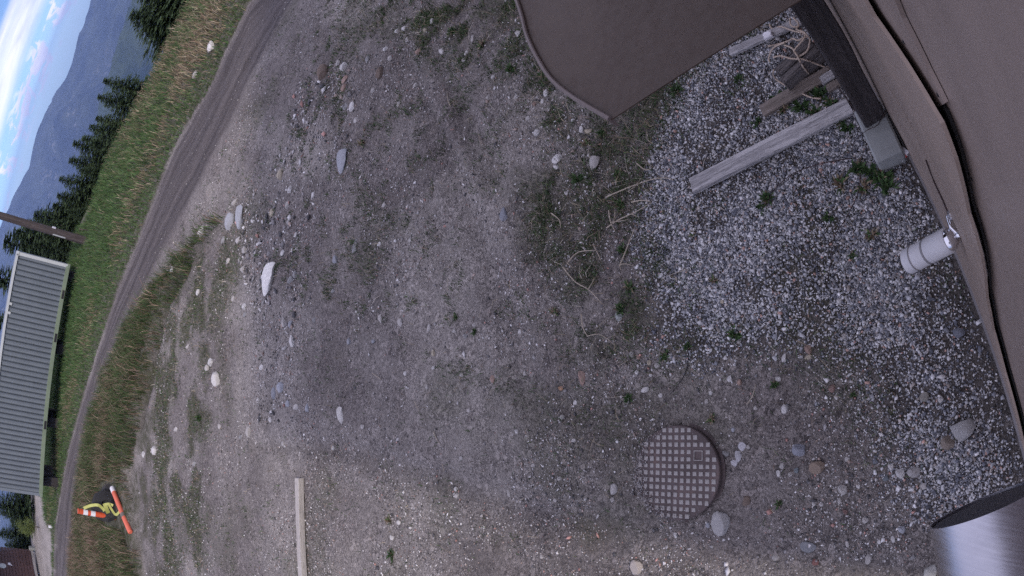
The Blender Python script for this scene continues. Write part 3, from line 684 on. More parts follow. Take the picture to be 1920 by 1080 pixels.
# ------------------------------------------------------------------ blades of grass (stuff)
def blades(name, x, y, h, wd, colr, lean=.5, label='', z0=None, mat=None, flatten=0.0):
    n = len(x); z = hq(x, y) if z0 is None else z0; a = rng.uniform(0, 2 * np.pi, n); b = rng.uniform(0, 2 * np.pi, n)
    dx, dy = np.cos(a), np.sin(a); wx, wy = np.cos(b) * wd / 2, np.sin(b) * wd / 2
    l = np.abs(rng.normal(lean, lean * .5, n)) ; up = h * np.maximum(.12, (1 - flatten * rng.random(n)))
    m1 = np.stack([x + dx * l * h * .28, y + dy * l * h * .28, z + up * .58], 1); tp = np.stack([x + dx * l * h, y + dy * l * h, z + up * rng.uniform(.75, 1.0, n)], 1)
    W = np.stack([wx, wy, 0 * wx], 1); b0 = np.stack([x, y, z - .01], 1)
    V = np.stack([b0 - W, b0 + W, m1 + W * .8, m1 - W * .8, tp], 1).reshape(-1, 3); i = np.arange(n) * 5
    F = np.concatenate([np.stack([i, i + 1, i + 2], 1), np.stack([i, i + 2, i + 3], 1), np.stack([i + 3, i + 2, i + 4], 1)])
    o = obj(name, npmesh(name, V, F, False, np.repeat(colr, 5, 0)), mat or M_GRASS, kind='stuff'); o['label'] = label
GREENS = [(.062, .118, .040), (.082, .145, .050), (.036, .074, .028), (.115, .155, .062)]; STRAWS = [(.27, .215, .145), (.38, .32, .23), (.17, .13, .09), (.22, .15, .11)]
def mixcol(n, straw):
    g = palette(n, GREENS, [4, 4, 3, 2], .2); s_ = palette(n, STRAWS, [4, 3, 3, 2], .2); return np.where((rng.random(n) < straw)[:, None], s_, g)
# bank between the road and the drop
n = 210000; x = rng.uniform(-20, 13, n); y = rng.uniform(8, 36, n)
ok = (sdist(x, y, EDGE) < .35) & (sdist(x, y, ROAD) > -.05) & (polydist(x, y, ROADF, False) < polydist(x, y, ROADN, False)) & ~inpoly(x, y, SIDE)
x, y = x[ok], y[ok]
de = -sdist(x, y, EDGE); dr = polydist(x, y, ROADF, False)
rightness = sstep(x, -.5, 4.0)
strawband = np.exp(-((dr - 1.5) / .7) ** 2) * sstep(fbm(x, y, .8, 3, 91), .35, .6)
straw = np.clip(.03 + .42 * strawband + rightness * (.08 + .85 * np.exp(-((dr - 2.4) / 1.1) ** 2) * sstep(fbm(x, y, .5, 3, 92), .25, .5) + .35 * sstep(dr, 3.0, 5.0)), 0, .85)
hgt = (.12 + .22 * sstep(dr, .2, 2.2) * (.5 + .5 * fbm(x, y, .7, 3, 93))) * rng.uniform(.6, 1.25, len(x))
blades('bank_grass', x, y, hgt, rng.uniform(.010, .020, len(x)), mixcol(len(x), straw), .5, 'green and straw coloured grass on the bank beyond the road')
# verge between the road and the yard
n = 190000; x = rng.uniform(-16, 2, n); y = rng.uniform(8.5, 22, n); ok = sdist(x, y, VERGE) < .4; x, y = x[ok], y[ok]; sv = sdist(x + (fbm(x, y, 2, 2, 95) - .5) * .5, y + (fbm(x, y, 2, 2, 96) - .5) * .5, VERGE); ok = (sv < .05) & (polydist(x, y, [G2(233, 916), G2(259, 999)], False) > .38) & (polydist(x, y, [G2(214, 952), G2(240, 950)], False) > .5) & (polydist(x, y, [G2(208, 928), G2(240, 935)], False) > .35)
x, y = x[ok], y[ok]; strw = np.clip(.14 + .30 * sstep(fbm(x, y, .6, 3, 97), .45, .68) + .22 * sstep(-x, 6, 11), 0, .9)
blades('verge_grass', x, y, rng.uniform(.13, .42, len(x)) * (.5 + fbm(x, y, 1.4, 3, 98)) * (.3 + .7 * sstep(polydist(x, y, ROADN, False), .05, .7)), rng.uniform(.006, .013, len(x)), mixcol(len(x), np.clip(strw + .08, 0, 1)) * np.array([.82, .74, .80]), .6, 'scrubby grass strip between road and yard')
# low weeds in the yard
n = 420000; r = 12.5 * rng.random(n) ** .62; a = rng.uniform(-1.35, 1.25, n); x, y = np.sin(a) * r, np.cos(a) * r
wb = np.array(WEEDS); xw, yw = rng.uniform(wb[:, 0].min() - .3, wb[:, 0].max() + .3, 330000), rng.uniform(wb[:, 1].min() - .3, wb[:, 1].max() + .3, 330000)
x, y = np.r_[x, xw], np.r_[y, yw]; n = len(x)
pre = clear(x, y) & (sdist(x, y, ROAD) > .1); x, y = x[pre], y[pre]; n = len(x)
wv = (.05 + .55 * sstep(fbm(x, y, 8, 4, 106), .46, .62)) * (1 - sstep(sdist(x + (fbm(x, y, 1.6, 3, 101) - .5) * .5, y + (fbm(x, y, 1.6, 3, 102) - .5) * .5, WEEDS), -.2, .15)) * sstep(fbm(x, y, 3.6, 5, 103), .40, .58)
wv = np.maximum(wv, .5 * (1 - sstep(sdist(x, y, CANW), -.1, .1)) * sstep(fbm(x, y, 2.4, 4, 103), .3, .5)); wv = np.maximum(wv, .55 * np.exp(-(np.abs(sdist(x, y, GRAVEL)) / .22) ** 2) * sstep(fbm(x, y, 2.8, 4, 109), .46, .62))
ins = inpoly(x, y, GRAVEL)
wv = np.maximum(wv, np.where(ins, .04, .10) * sstep(fbm(x, y, 1.1, 5, 51), .55, .70) * (.2 + .8 * sstep(fbm(x, y, 6, 3, 107), .4, .6))); wv = np.maximum(wv, np.where(ins, .12, .16) * sstep(fbm(x, y, 5.5, 4, 105), .56, .68))
wv = np.maximum(wv, .30 * (1 - sstep(sdist(x, y, LEFTW), -.5, .4)) * sstep(fbm(x, y, 1.9, 5, 121), .36, .60)); 
ok = (rng.random(n) < wv) & clear(x, y); x, y = x[ok], y[ok]; r = np.hypot(x, y)
blades('yard_weeds', x, y, rng.uniform(.010, .036, len(x)) * (1 + r * .05), rng.uniform(.0022, .0045, len(x)) * (1 + r * .18), mixcol(len(x), .13) * np.array([.72, .70, .72]), 1.1, 'low green weeds and dead grass in the yard')
n = 7000; k_ = rng.integers(0, len(x), n); xs, ys = x[k_] + rng.normal(0, .12, n), y[k_] + rng.normal(0, .12, n); okc = clear(xs, ys); xs, ys = xs[okc], ys[okc]
blades('dead_straw', xs, ys, rng.uniform(.03, .12, len(xs)), rng.uniform(.0016, .0028, len(xs)) * (1 + np.hypot(xs, ys) * .18), palette(len(xs), STRAWS + [(.5, .45, .38)], [4, 4, 3, 2, 3]), 1.0, 'dead straw lying over the weeds', flatten=.9)

# ------------------------------------------------------------------ rocks that can be told apart
def rock_mesh(seed, sub=2, cuts=9):
    r = random.Random(seed); bm = bmesh.new(); bmesh.ops.create_icosphere(bm, subdivisions=sub, radius=1.0)
    pl = []
    for _ in range(cuts):
        v = Vector((r.gauss(0, 1), r.gauss(0, 1), r.gauss(0, .8))).normalized(); pl.append((v, r.uniform(.55, .86)))
    off = [r.uniform(0, 50) for _ in range(3)]
    for v in bm.verts:
        p = v.co.copy()
        for nrm_, h in pl:
            d = p.dot(nrm_)
            if d > h: p -= nrm_ * (d - h)
        p *= 1 + .10 * (float(vnoise(p.x * 2.3 + off[0], p.y * 2.3 + p.z * 1.7 + off[1], seed)) - .5)
        v.co = p * 1.25
    me = bmmesh('rock', bm, True); me.set_sharp_from_angle(angle=math.radians(26)); me.materials.append(M_STONE); return me
RM = [rock_mesh(i, 2, 7 + i % 5) for i in range(10)]; RB = [rock_mesh(40 + i, 3, 10) for i in range(4)]
W_, P_, GY, BL, BR, PK, CR, DK = (.66, .64, .63), (.50, .475, .46), (.33, .325, .33), (.36, .37, .41), (.20, .155, .13), (.38, .27, .23), (.50, .44, .35), (.13, .13, .14)
def rock(px, py, w_, h_, c, label, cat='rock', group=None, name='rock', flat=.55, big=False, rotj=.25, sink=.42):
    p = GP(px, py); ex = G(px + 1, py) - G(px - 1, py); ey = G(px, py + 1) - G(px, py - 1)
    lx, ly = ex.length / 2 * w_ * .92, ey.length / 2 * h_ * .92
    dep = CAM_H / (p - Vector((0, 0, CAM_H))).length
    lx *= (.55 + .45 * dep) if dep < .75 else 1.0
    o = obj(name, (RB if big else RM)[random.randrange(4 if big else 10)], label=label, cat=cat, group=group)
    hh = flat * min(lx, ly)
    o.scale = (ly / 2, lx / 2, hh / 2 * 1.15); o.rotation_euler = (random.uniform(-.12, .12), random.uniform(-.12, .12), math.atan2(ey.y, ey.x) + random.uniform(-rotj, rotj))
    o.location = (p.x, p.y, p.z + hh / 2 * (1 - 2 * sink)); j = random.uniform(.88, 1.12); o.color = (c[0] * j, c[1] * j, c[2] * j, 1)
    return o
for a in [(505, 523, 30, 66, (.80, .78, .75), 'long pale flat slab of rock, largest in the far yard', .3),
          (642, 302, 20, 46, (.38, .39, .43), 'slender blue grey flat stone lying aslant in the upper yard', .3),
          (608, 137, 15, 24, BR, 'dark brown rounded stone beside a small white one near the road', .8),
          (646, 126, 12, 18, W_, 'small white stone right of the dark brown rounded stone', .6),
          (638, 778, 13, 34, (.58, .56, .54), 'long white stone alone in the middle of the shaded yard', .5),
          (945, 403, 15, 28, (.25, .26, .30), 'blue grey flat stone at the edge of the weedy strip', .35),
          (666, 462, 13, 30, GY, 'half buried grey flat stone in the centre of the yard', .25),
          (1045, 299, 21, 16, W_, 'broad white stone left of the weeds below the canopy', .6),
          (1116, 306, 18, 30, P_, 'tall pale jagged stone among weeds below the canopy tip', .6),
          (1007, 249, 14, 16, W_, 'white rounded stone left of the canopy tip', .6),
          (1092, 708, 14, 30, PK, 'pinkish tan elongated stone below the weedy strip', .5),
          (1161, 594, 15, 17, (.40, .42, .42), 'pale grey stone in a green weed clump by the gravel', .5),
          (1352, 979, 30, 46, (.36, .35, .35), 'large grey angular rock right of the round cover', .6),
          (1400, 940, 17, 19, BR, 'brown rounded stone right of the large grey rock', .6),
          (1499, 843, 23, 25, (.29, .30, .35), 'round blue grey speckled cobble right of the round cover', .7),
          (1532, 875, 27, 25, (.30, .235, .19), 'brown blocky stone next to the blue grey cobble', .7),
          (1579, 918, 19, 19, P_, 'pale angular stone below the brown blocky stone', .7),
          (1687, 888, 18, 19, W_, 'white rounded stone in a pair near the steel pipe', .7),
          (1712, 884, 25, 21, (.45, .43, .43), 'pale triangular stone beside the white rounded one near the pipe', .7),
          (1778, 830, 26, 29, (.25, .21, .18), 'brown rock leaning against the largest rock by the wall', .7),
          (1806, 806, 46, 44, (.42, .41, .41), 'largest pale angular rock near the foot of the wall', .75),
          (1798, 625, 25, 21, (.20, .21, .25), 'smooth blue grey cobble on gravel near the wall', .7),
          (1515, 655, 14, 19, PK, 'pink stone at the lower edge of the gravel bed', .7),
          (1472, 767, 17, 17, W_, 'white angular stone above the round cover on the right', .6),
          (1561, 729, 15, 15, (.30, .20, .18), 'reddish brown stone in bare dirt below the gravel', .6),
          (1733, 744, 17, 23, (.33, .31, .28), 'tan upright stone on dark gravel above the largest rock', .7),
          (1515, 1025, 27, 21, (.22, .225, .24), 'flat dark grey stone sunk in dirt near the bottom edge', .2),
          (1743, 1072, 24, 30, (.46, .45, .43), 'pale stone tucked under the steel pipe', .6),
          (1194, 1062, 20, 27, (.46, .41, .37), 'pale tan stone at the bottom edge below the round cover', .6),
          (1152, 918, 15, 21, (.48, .46, .45), 'white stone left of the round cover', .6),
          (1528, 1055, 17, 13, (.26, .13, .12), 'dull red stone chip near the bottom edge', .3),
          (1629, 1048, 17, 19, P_, 'pale blue grey stone below the steel pipe pebbles', .6),
          (785, 97, 15, 13, PK, 'pink stone in the weeds at the top of the yard', .6),
          (829, 96, 10, 14, W_, 'small white upright stone right of the pink stone at the top', .7)]:
    rock(*a[:6], flat=a[6], big=a[2] * a[3] > 500)
grp = {
 'A': ('small pale stone in the dirt between road verge and long slab', 'pale stones near the road verge'),
 'B': ('small pale stone half sunk in the shaded middle of the yard', 'pale stones in the middle yard'),
 'C': ('small stone among weeds at the top of the yard left of the canopy', 'stones left of the canopy'),
 'D': ('small loose stone in the dirt above or beside the round cover', 'stones around the round cover'),
 'E': ('small loose stone near the steel pipe and wall foot', 'stones near the steel pipe')}
SR = {'A': [(526, 327, 12, 25, CR), (432, 416, 14, 28, BL), (451, 405, 14, 44, (.42, .43, .47)), (378, 437, 12, 18, W_), (511, 400, 9, 20, CR), (440, 380, 10, 12, P_), (372, 548, 8, 10, W_), (396, 680, 10, 16, W_), (407, 711, 14, 26, W_), (389, 690, 8, 12, P_),
            (290, 845, 12, 16, W_), (270, 852, 6, 12, W_), (460, 470, 9, 14, P_), (447, 450, 12, 12, P_), (420, 450, 10, 12, GY), (545, 355, 9, 16, W_), (540, 385, 8, 12, P_), (428, 490, 7, 9, P_), (455, 505, 7, 12, P_), (330, 497, 7, 9, P_), (328, 508, 6, 8, W_), (352, 650, 8, 8, P_), (438, 560, 7, 8, P_), (460, 590, 7, 8, GY), (412, 800, 8, 9, P_), (330, 805, 7, 9, P_), (365, 870, 7, 8, GY), (398, 88, 8, 16, W_), (368, 140, 6, 8, P_), (459, 575, 6, 12, W_), (468, 810, 10, 22, P_), (452, 820, 7, 9, GY)],
      'B': [(533, 605, 8, 20, P_), (545, 608, 6, 18, BL), (549, 640, 9, 24, W_), (491, 689, 10, 11, W_), (527, 727, 13, 20, BL), (515, 738, 9, 22, BL), (556, 763, 11, 13, P_), (507, 787, 9, 10, W_), (540, 757, 8, 16, BL), (577, 765, 8, 18, BL), (555, 515, 9, 14, GY), (545, 525, 9, 14, GY), (630, 487, 10, 16, BL), (713, 597, 8, 18, P_), (750, 605, 10, 16, P_), (805, 615, 8, 13, P_), (813, 662, 8, 12, CR), (813, 690, 6, 10, W_), (853, 620, 8, 10, P_), (873, 630, 10, 8, GY), (925, 712, 10, 16, PK), (802, 725, 8, 10, P_), (720, 385, 7, 9, P_), (770, 450, 7, 8, P_), (712, 458, 5, 7, W_), (555, 440, 6, 8, W_), (530, 475, 5, 7, W_), (866, 703, 8, 7, P_), (890, 610, 6, 8, P_), (700, 640, 6, 8, BL), (655, 640, 5, 12, BL), (532, 832, 7, 10, P_), (625, 840, 5, 9, W_), (735, 1008, 9, 6, W_), (748, 980, 9, 8, W_), (855, 917, 7, 8, W_), (857, 930, 6, 10, P_), (955, 925, 7, 14, P_), (865, 860, 8, 8, P_), (590, 600, 6, 12, GY), (625, 545, 7, 8, GY), (880, 770, 6, 8, P_), (680, 800, 5, 7, P_), (760, 700, 5, 7, W_)],
      'C': [(647, 150, 12, 10, PK), (646, 165, 12, 12, PK), (661, 201, 10, 16, W_), (648, 200, 8, 12, GY), (668, 226, 8, 8, P_), (723, 92, 6, 7, W_), (745, 58, 8, 10, W_), (757, 54, 6, 7, W_), (797, 57, 8, 10, CR), (887, 72, 8, 14, P_), (870, 113, 6, 8, P_), (925, 145, 7, 6, W_), (714, 137, 16, 18, BR), (811, 40, 6, 6, W_), (1043, 313, 12, 10, W_), (1090, 243, 8, 16, W_), (1103, 246, 18, 10, CR), (1025, 175, 13, 13, W_), (1018, 190, 9, 9, W_), (972, 63, 11, 12, W_), (635, 118, 6, 8, P_), (690, 111, 8, 7, GY), (700, 170, 5, 5, P_), (748, 196, 6, 6, P_), (780, 160, 6, 8, P_), (875, 100, 5, 6, W_), (916, 183, 6, 8, P_), (1002, 195, 5, 6, PK), (990, 222, 5, 5, P_), (968, 182, 5, 5, P_), (1115, 345, 6, 9, P_), (1062, 362, 8, 8, W_), (765, 75, 6, 6, P_), (732, 110, 7, 7, P_)],
      'D': [(1185, 664, 10, 11, P_), (1198, 670, 9, 7, PK), (1218, 680, 11, 10, CR), (1233, 686, 12, 10, P_), (1257, 668, 8, 7, W_), (1195, 699, 8, 8, W_), (1220, 703, 7, 7, W_), (1210, 731, 14, 12, W_), (1239, 742, 6, 8, W_), (1369, 711, 10, 13, W_), (1387, 717, 10, 12, PK), (1333, 737, 9, 9, W_), (1325, 753, 8, 8, P_), (1361, 671, 8, 8, W_), (1055, 783, 9, 11, P_), (1328, 985, 10, 10, BL), (1360, 850, 14, 10, GY), (1149, 938, 7, 10, P_), (1267, 1003, 6, 12, W_), (1050, 898, 10, 9, P_), (1079, 755, 6, 7, W_), (1076, 826, 9, 9, P_), (1052, 728, 10, 8, (.42, .26, .17)), (975, 622, 6, 8, W_), (985, 700, 6, 6, P_), (969, 809, 7, 9, W_), (1000, 873, 7, 6, P_), (1041, 938, 7, 9, P_), (1016, 1044, 7, 9, P_), (1385, 640, 9, 8, P_), (1417, 765, 8, 7, P_), (1404, 838, 6, 6, P_), (1375, 806, 8, 7, BL)],
      'E': [(1467, 874, 11, 12, P_), (1589, 861, 14, 9, P_), (1670, 876, 11, 17, W_), (1732, 912, 16, 14, P_), (1764, 880, 12, 14, BL), (1623, 976, 13, 15, P_), (1690, 993, 14, 15, BL), (1675, 1011, 11, 13, W_), (1455, 1046, 14, 12, P_), (1575, 940, 9, 12, P_), (1516, 670, 14, 12, CR), (1471, 672, 10, 18, W_), (1583, 632, 12, 13, P_), (1669, 638, 12, 10, CR), (1764, 750, 12, 15, W_), (1568, 745, 8, 8, W_), (1458, 711, 12, 10, W_), (1531, 757, 10, 10, BL), (1454, 632, 12, 12, BL), (1573, 565, 10, 12, W_), (1526, 945, 8, 7, W_), (1540, 946, 7, 6, W_), (1459, 888, 7, 14, W_), (1482, 890, 9, 7, P_), (1494, 882, 11, 11, (.20, .23, .25)), (1721, 862, 7, 9, P_), (1736, 830, 10, 6, CR), (1607, 1047, 8, 9, W_), (1589, 1018, 6, 18, P_), (1649, 1016, 6, 7, W_), (1712, 1045, 12, 9, GY), (1609, 912, 6, 7, W_), (1641, 865, 12, 10, (.20, .21, .25)), (1662, 897, 13, 11, (.18, .20, .22)), (1687, 645, 10, 8, W_), (1355, 566, 9, 9, CR), (1700, 790, 7, 9, W_), (1585, 960, 11, 11, (.22, .14, .13)), (1437, 451, 6, 9, (.55, .24, .13))]}
for k, L_ in SR.items():
    for a in L_: rock(a[0], a[1], max(8, a[2]), max(9, a[3]), a[4], label=grp[k][0], group=grp[k][1], cat='stone', name='stone')
for i, (x, y, w_, h_) in enumerate(((1392, 838, 16, 18), (1384, 855, 14, 22), (1376, 868, 12, 14))):
    rock(x, y, w_, h_, (.52, .51, .54), 'crumpled white flake of debris right of the round cover', 'debris', 'white flakes of debris', 'debris_flake', .2)

# ------------------------------------------------------------------ unique wording for small things, from what lies around them
LM = [(505, 523, 'the long pale slab'), (642, 302, 'the slender blue grey stone'), (608, 137, 'the dark brown rounded stone'), (638, 778, 'the long white stone'), (945, 403, 'the blue grey flat stone'),
      (1145, 225, 'the canopy tip'), (785, 97, 'the pink stone at the top'), (1275, 887, 'the round cover'), (1092, 708, 'the pinkish tan stone'), (1352, 979, 'the large grey rock'), (1499, 843, 'the blue grey cobble'),
      (1806, 806, 'the largest rock'), (1760, 985, 'the steel pipe end'), (1750, 465, 'the wall lamp'), (567, 900, 'the pale timber end'), (245, 955, 'the fallen orange post'), (1300, 350, 'the long grey plank end'), (1045, 299, 'the broad white stone'), (1645, 270, 'the concrete pier'), (666, 462, 'the half buried grey stone'), (1161, 594, 'the stone in the weed clump'), (1515, 655, 'the pink stone below the gravel'), (980, 60, 'the canopy rim'), (155, 455, 'the leaning pole')]
USED = set()
def where(px, py, what):
    c = []
    for lx, ly, nm in LM:
        dx, dy = px - lx, py - ly; d = math.hypot(dx, dy)
        v = '' if abs(dy) < .4 * abs(dx) else ('above' if dy < 0 else 'below'); h = '' if abs(dx) < .4 * abs(dy) else ('left of' if dx < 0 else 'right of')
        if v and h: rel = v + ' and ' + h
        else: rel = v or h
        c.append((d, rel, nm))
    c.sort()
    for k in range(len(c)):
        d, rel, nm = c[k]
        far = 'just ' if d < 45 else ('' if d < 110 else 'some way ')
        s_ = '%s %s%s %s' % (what, far, rel, nm)
        if s_ not in USED and len(s_.split()) <= 16: USED.add(s_); return s_
    s_ = what + ' between ' + c[0][2] + ' and ' + c[1][2]; USED.add(s_); return s_
CN_ = {W_: 'white', P_: 'pale grey', GY: 'grey', BL: 'blue grey', BR: 'brown', PK: 'pinkish', CR: 'cream', DK: 'dark'}
flat_list = [(a, k) for k, L_ in SR.items() for a in L_]
stones = [o for o in COL.objects if o.get('category') == 'stone']
for o, (a, k) in zip(stones, flat_list):
    c = a[4]; nm = CN_.get(c) or ('dark red' if c[0] > c[2] * 1.5 and c[0] < .3 else 'orange' if c[0] > c[2] * 1.5 else 'grey' if c[0] > .3 else 'dark blue grey')
    sz = 'tiny' if a[2] * a[3] < 70 else 'small' if a[2] * a[3] < 170 else 'medium'
    shp = 'long' if max(a[2], a[3]) / min(a[2], a[3]) > 1.9 else ''
    o['label'] = where(a[0], a[1], ' '.join(x for x in (sz, shp, nm, 'stone') if x))
for o, w_ in zip([o for o in COL.objects if o.get('category') == 'debris'], ('topmost', 'middle', 'lowest')): o['label'] = w_ + ' of three crumpled white flakes right of the round cover'

# ------------------------------------------------------------------ planks, block, twine by the post
def plank(name, a, b, wd, th, mat, label, z0=0.0, z1=None, cat='plank', roll=0.0, bow=.004):
    A = GP(*a); B_ = GP(*b); A.z += z0 + th / 2; B_.z += (z0 if z1 is None else z1) + th / 2
    d = B_ - A; n = 14; bm = bmesh.new(); bm_box(bm, (0, 0, 0), (d.length, wd, th), None, min(.004, th * .15))
    bmesh.ops.subdivide_edges(bm, edges=[e for e in bm.edges if e.calc_length() > d.length * .6], cuts=n)
    r = random.Random(name + str(a))
    ph = r.uniform(0, 6)
    for v in bm.verts:
        v.co.z += bow * math.sin(v.co.x / d.length * 3.1 + 1.57) + r.uniform(-.0012, .0012); v.co.y += r.uniform(-.0015, .0015) + bow * .6 * math.sin(v.co.x * 2 + ph)
        if abs(v.co.x) > d.length / 2 - .01: v.co.x += r.uniform(-.006, .006)
    o = obj(name, bmmesh(name, bm), mat, label=label, cat=cat); x = d.normalized(); y = Vector((0, 0, 1)).cross(x).normalized(); z = x.cross(y)
    M = Matrix((x, y, z)).transposed().to_4x4() @ Matrix.Rotation(roll, 4, 'X'); M.translation = (A + B_) / 2; o.matrix_world = M
    return o
plank('weathered_plank', (1302, 352), (1597, 203), .105, .04, M_GREYWOOD, 'long grey weathered plank lying across the gravel towards the pier', .012)
plank('broken_board', (1373, 104), (1505, 46), .055, .035, M_GREYWOOD, 'short grey split board beside the canopy edge under the twine', .02)
plank('brown_board', (1432, 213), (1562, 138), .085, .03, M_BROWNWOOD, 'brown weathered board between the old wood block and long plank', .012)
plank('wood_offcut', (1543, 158), (1566, 143), .055, .03, M_GREYWOOD, 'pale wood offcut nearest the post below the wood block', .02, cat='wood scrap')
plank('wood_offcut', (1553, 172), (1576, 158), .05, .03, M_BROWNWOOD, 'brownish wood offcut between brown board and long plank', .015, cat='wood scrap')
plank('wood_offcut', (1440, 78), (1454, 72), .05, .03, M_CUP, 'small white scrap beside the split board', .05, cat='wood scrap')
plank('pale_timber', (566, 897), (581, 1190), .085, .07, M_TIMBER, 'long pale timber beam lying in sunlit dirt at the bottom', .0, cat='timber')
BZ = .19; bc = [G(x, y, BZ) for x, y in ((1445, 124), (1474, 145), (1536, 96), (1507, 66))]
bo = empty('old_wood_block', (sum(bc, Vector()) / 4) * 1.0, label='dark cracked old wood block under the tan twine', cat='wood block')
ax_ = (bc[3] - bc[0]); ay_ = (bc[1] - bc[0]); an = math.atan2(ax_.y, ax_.x); bo.rotation_euler = (0, 0, an); bo.location.z = 0
wl, ww = (bc[3] - bc[0]).length, (bc[1] - bc[0]).length
for i, (oy, w2, hh) in enumerate(((-ww * .30, ww * .36, BZ - .02), (ww * .05, ww * .30, BZ), (ww * .35, ww * .28, BZ - .03))):
    bm = bmesh.new(); bm_box(bm, (random.uniform(-.01, .01), oy, hh / 2 - .01), (wl + random.uniform(-.03, .02), w2, hh + .02), None, .008)
    bmesh.ops.subdivide_edges(bm, edges=bm.edges[:], cuts=3)
    for v in bm.verts: v.co += Vector((random.uniform(-.006, .006), random.uniform(-.004, .004), random.uniform(-.005, .005)))
    obj('split_log', bmmesh('split_log', bm), M_DARKWOOD, bo)
def zpx(P, zs): return [G(1440 + x / 6, 30 + y / 6, z) for (x, y), z in zip(P, zs if isinstance(zs, list) else [zs] * len(P))]
tw = empty('twine_tangle', G(1500, 60, 0), label='tangled tan twine looped over the wood block beside the post', cat='twine'); bpy.context.view_layer.update()
for P, zs in (([(15, 90), (50, 145), (140, 120), (260, 160), (330, 180), (400, 190), (450, 230), (470, 280), (440, 390), (350, 450), (310, 420), (300, 380), (400, 260), (415, 210)], [.03, .04, .06, .12, .18, .22, .22, .21, .21, .21, .22, .23, .24, .23]),
              ([(250, 20), (250, 90), (300, 125), (345, 95), (285, 20)], .16), ([(330, 60), (345, 110), (320, 150), (400, 180), (450, 235)], [.2, .22, .24, .24, .23]),
              ([(0, 340), (120, 315), (230, 280), (280, 255), (340, 275), (400, 240)], [.02, .03, .10, .2, .22, .22]), ([(20, 520), (10, 470), (60, 360), (190, 300)], [.03, .04, .1, .2]),
              ([(185, 330), (260, 355), (310, 410), (345, 480), (400, 580), (460, 650)], [.2, .21, .22, .22, .16, .05]), ([(60, 465), (150, 450), (260, 480), (400, 490), (520, 530), (640, 575)], [.2, .205, .21, .2, .12, .05]),
              ([(65, 605), (60, 660), (90, 710), (200, 785), (320, 840), (420, 890), (500, 920), (600, 930)], [.17, .1, .06, .05, .04, .05, .05, .04])):
    o = tube('strand', smoothpath(zpx(P, zs), 5), .0055, M_ROPE, tw, 7); o.matrix_parent_inverse = tw.matrix_world.inverted()
cp = G(1692, 289, .035)
cu = empty('crushed_cup', (cp.x, cp.y, .035), label='small crushed white paper cup with red print beside the pier', cat='cup'); dcu = Vector((.75, -.45, .1)).normalized()
lathe('cup_wall', [(.020, -.035), (.026, -.033), (.031, .03), (.033, .034), (.029, .034), (.022, -.025)], M_CUP, cu, 20, dcu)
lathe('red_print', [(.0285, -.008), (.0292, -.008), (.0305, .008), (.0298, .008)], M_RED, cu, 20, dcu)

# ------------------------------------------------------------------ twigs, stems, cable
def line(name, P, r, mat, what, cat, lift=.012, forks=()):
    pts = smoothpath([GP(x, y, lift + random.uniform(0, .012)) for x, y in P], 4); n = len(pts)
    bm = bmesh.new(); bm_tube(bm, pts, [r * (1 - .6 * i / n) for i in range(n)], 6)
    for f in forks: q_ = smoothpath([GP(x, y, lift + .01) for x, y in f], 3); bm_tube(bm, q_, [r * .6 * (1 - .6 * i / len(q_)) for i in range(len(q_))], 5)
    mx = P[len(P) // 2]
    return obj(name, bmmesh(name, bm, True), mat, label=where(mx[0], mx[1], what), cat=cat)
TW = [([(1145, 372), (1195, 350), (1240, 337), (1268, 340)], [[(1240, 337), (1258, 348)], [(1205, 347), (1185, 362)]]), ([(1143, 430), (1165, 415), (1200, 400), (1228, 383)], [[(1158, 420), (1160, 398)], [(1190, 404), (1202, 410)]]),
      ([(1190, 382), (1210, 379), (1226, 381)], []), ([(1168, 500), (1180, 470), (1197, 430)], [[(1168, 500), (1178, 497), (1195, 501)], [(1168, 500), (1172, 510)]]), ([(1070, 495), (1090, 475), (1125, 472)], [[(1070, 495), (1082, 505)]]),
      ([(1063, 503), (1085, 530), (1110, 545), (1135, 570)], [[(1110, 545), (1124, 522)]]), ([(1097, 590), (1099, 615), (1108, 632)], [[(1108, 632), (1130, 628), (1150, 640), (1158, 648)]]), ([(1148, 398), (1152, 420), (1160, 436)], [[(1152, 420), (1185, 415)]]),
      ([(1040, 402), (1055, 415), (1058, 430)], []), ([(1200, 310), (1216, 322), (1228, 318)], []), ([(1118, 460), (1128, 480), (1132, 490)], [])]
for P, fk in TW: line('dry_twig', P, .0052, M_TWIG, 'pale dry twig', 'twig', .035, fk)
line('bramble_stem', [(1600, 300), (1540, 312), (1490, 330), (1455, 360), (1440, 395)], .004, M_STEM, 'dark trailing bramble stem', 'stem', .03, [[(1490, 330), (1478, 345)]])
line('bramble_stem', [(1616, 330), (1612, 365), (1590, 410), (1565, 450), (1560, 500), (1552, 540)], .0035, M_STEM, 'thin dark bramble stem', 'stem', .03, [[(1590, 410), (1560, 395)], [(1612, 365), (1640, 372)]])
line('bramble_stem', [(1676, 232), (1660, 262), (1640, 272), (1618, 292), (1610, 318)], .003, M_STEM, 'thin dark stem lying over the pier block', 'stem', .21)
line('bramble_stem', [(1580, 178), (1600, 205), (1618, 236), (1616, 262)], .003, M_STEM, 'thin dark stem hanging', 'stem', .10)
line('black_cable', [(1292, 648), (1291, 680), (1285, 705), (1270, 725), (1257, 740)], .004, M_BLACK, 'short curved black cable', 'cable', .006)
for P in ([(1402, 758), (1412, 745), (1420, 720)], [(815, 810), (822, 825), (828, 834)], [(832, 870), (836, 885)], [(700, 700), (718, 712)], [(625, 835), (624, 848)], [(780, 752), (788, 770)]): line('small_stick', P, .004, M_TWIG, 'short brown stick', 'stick')

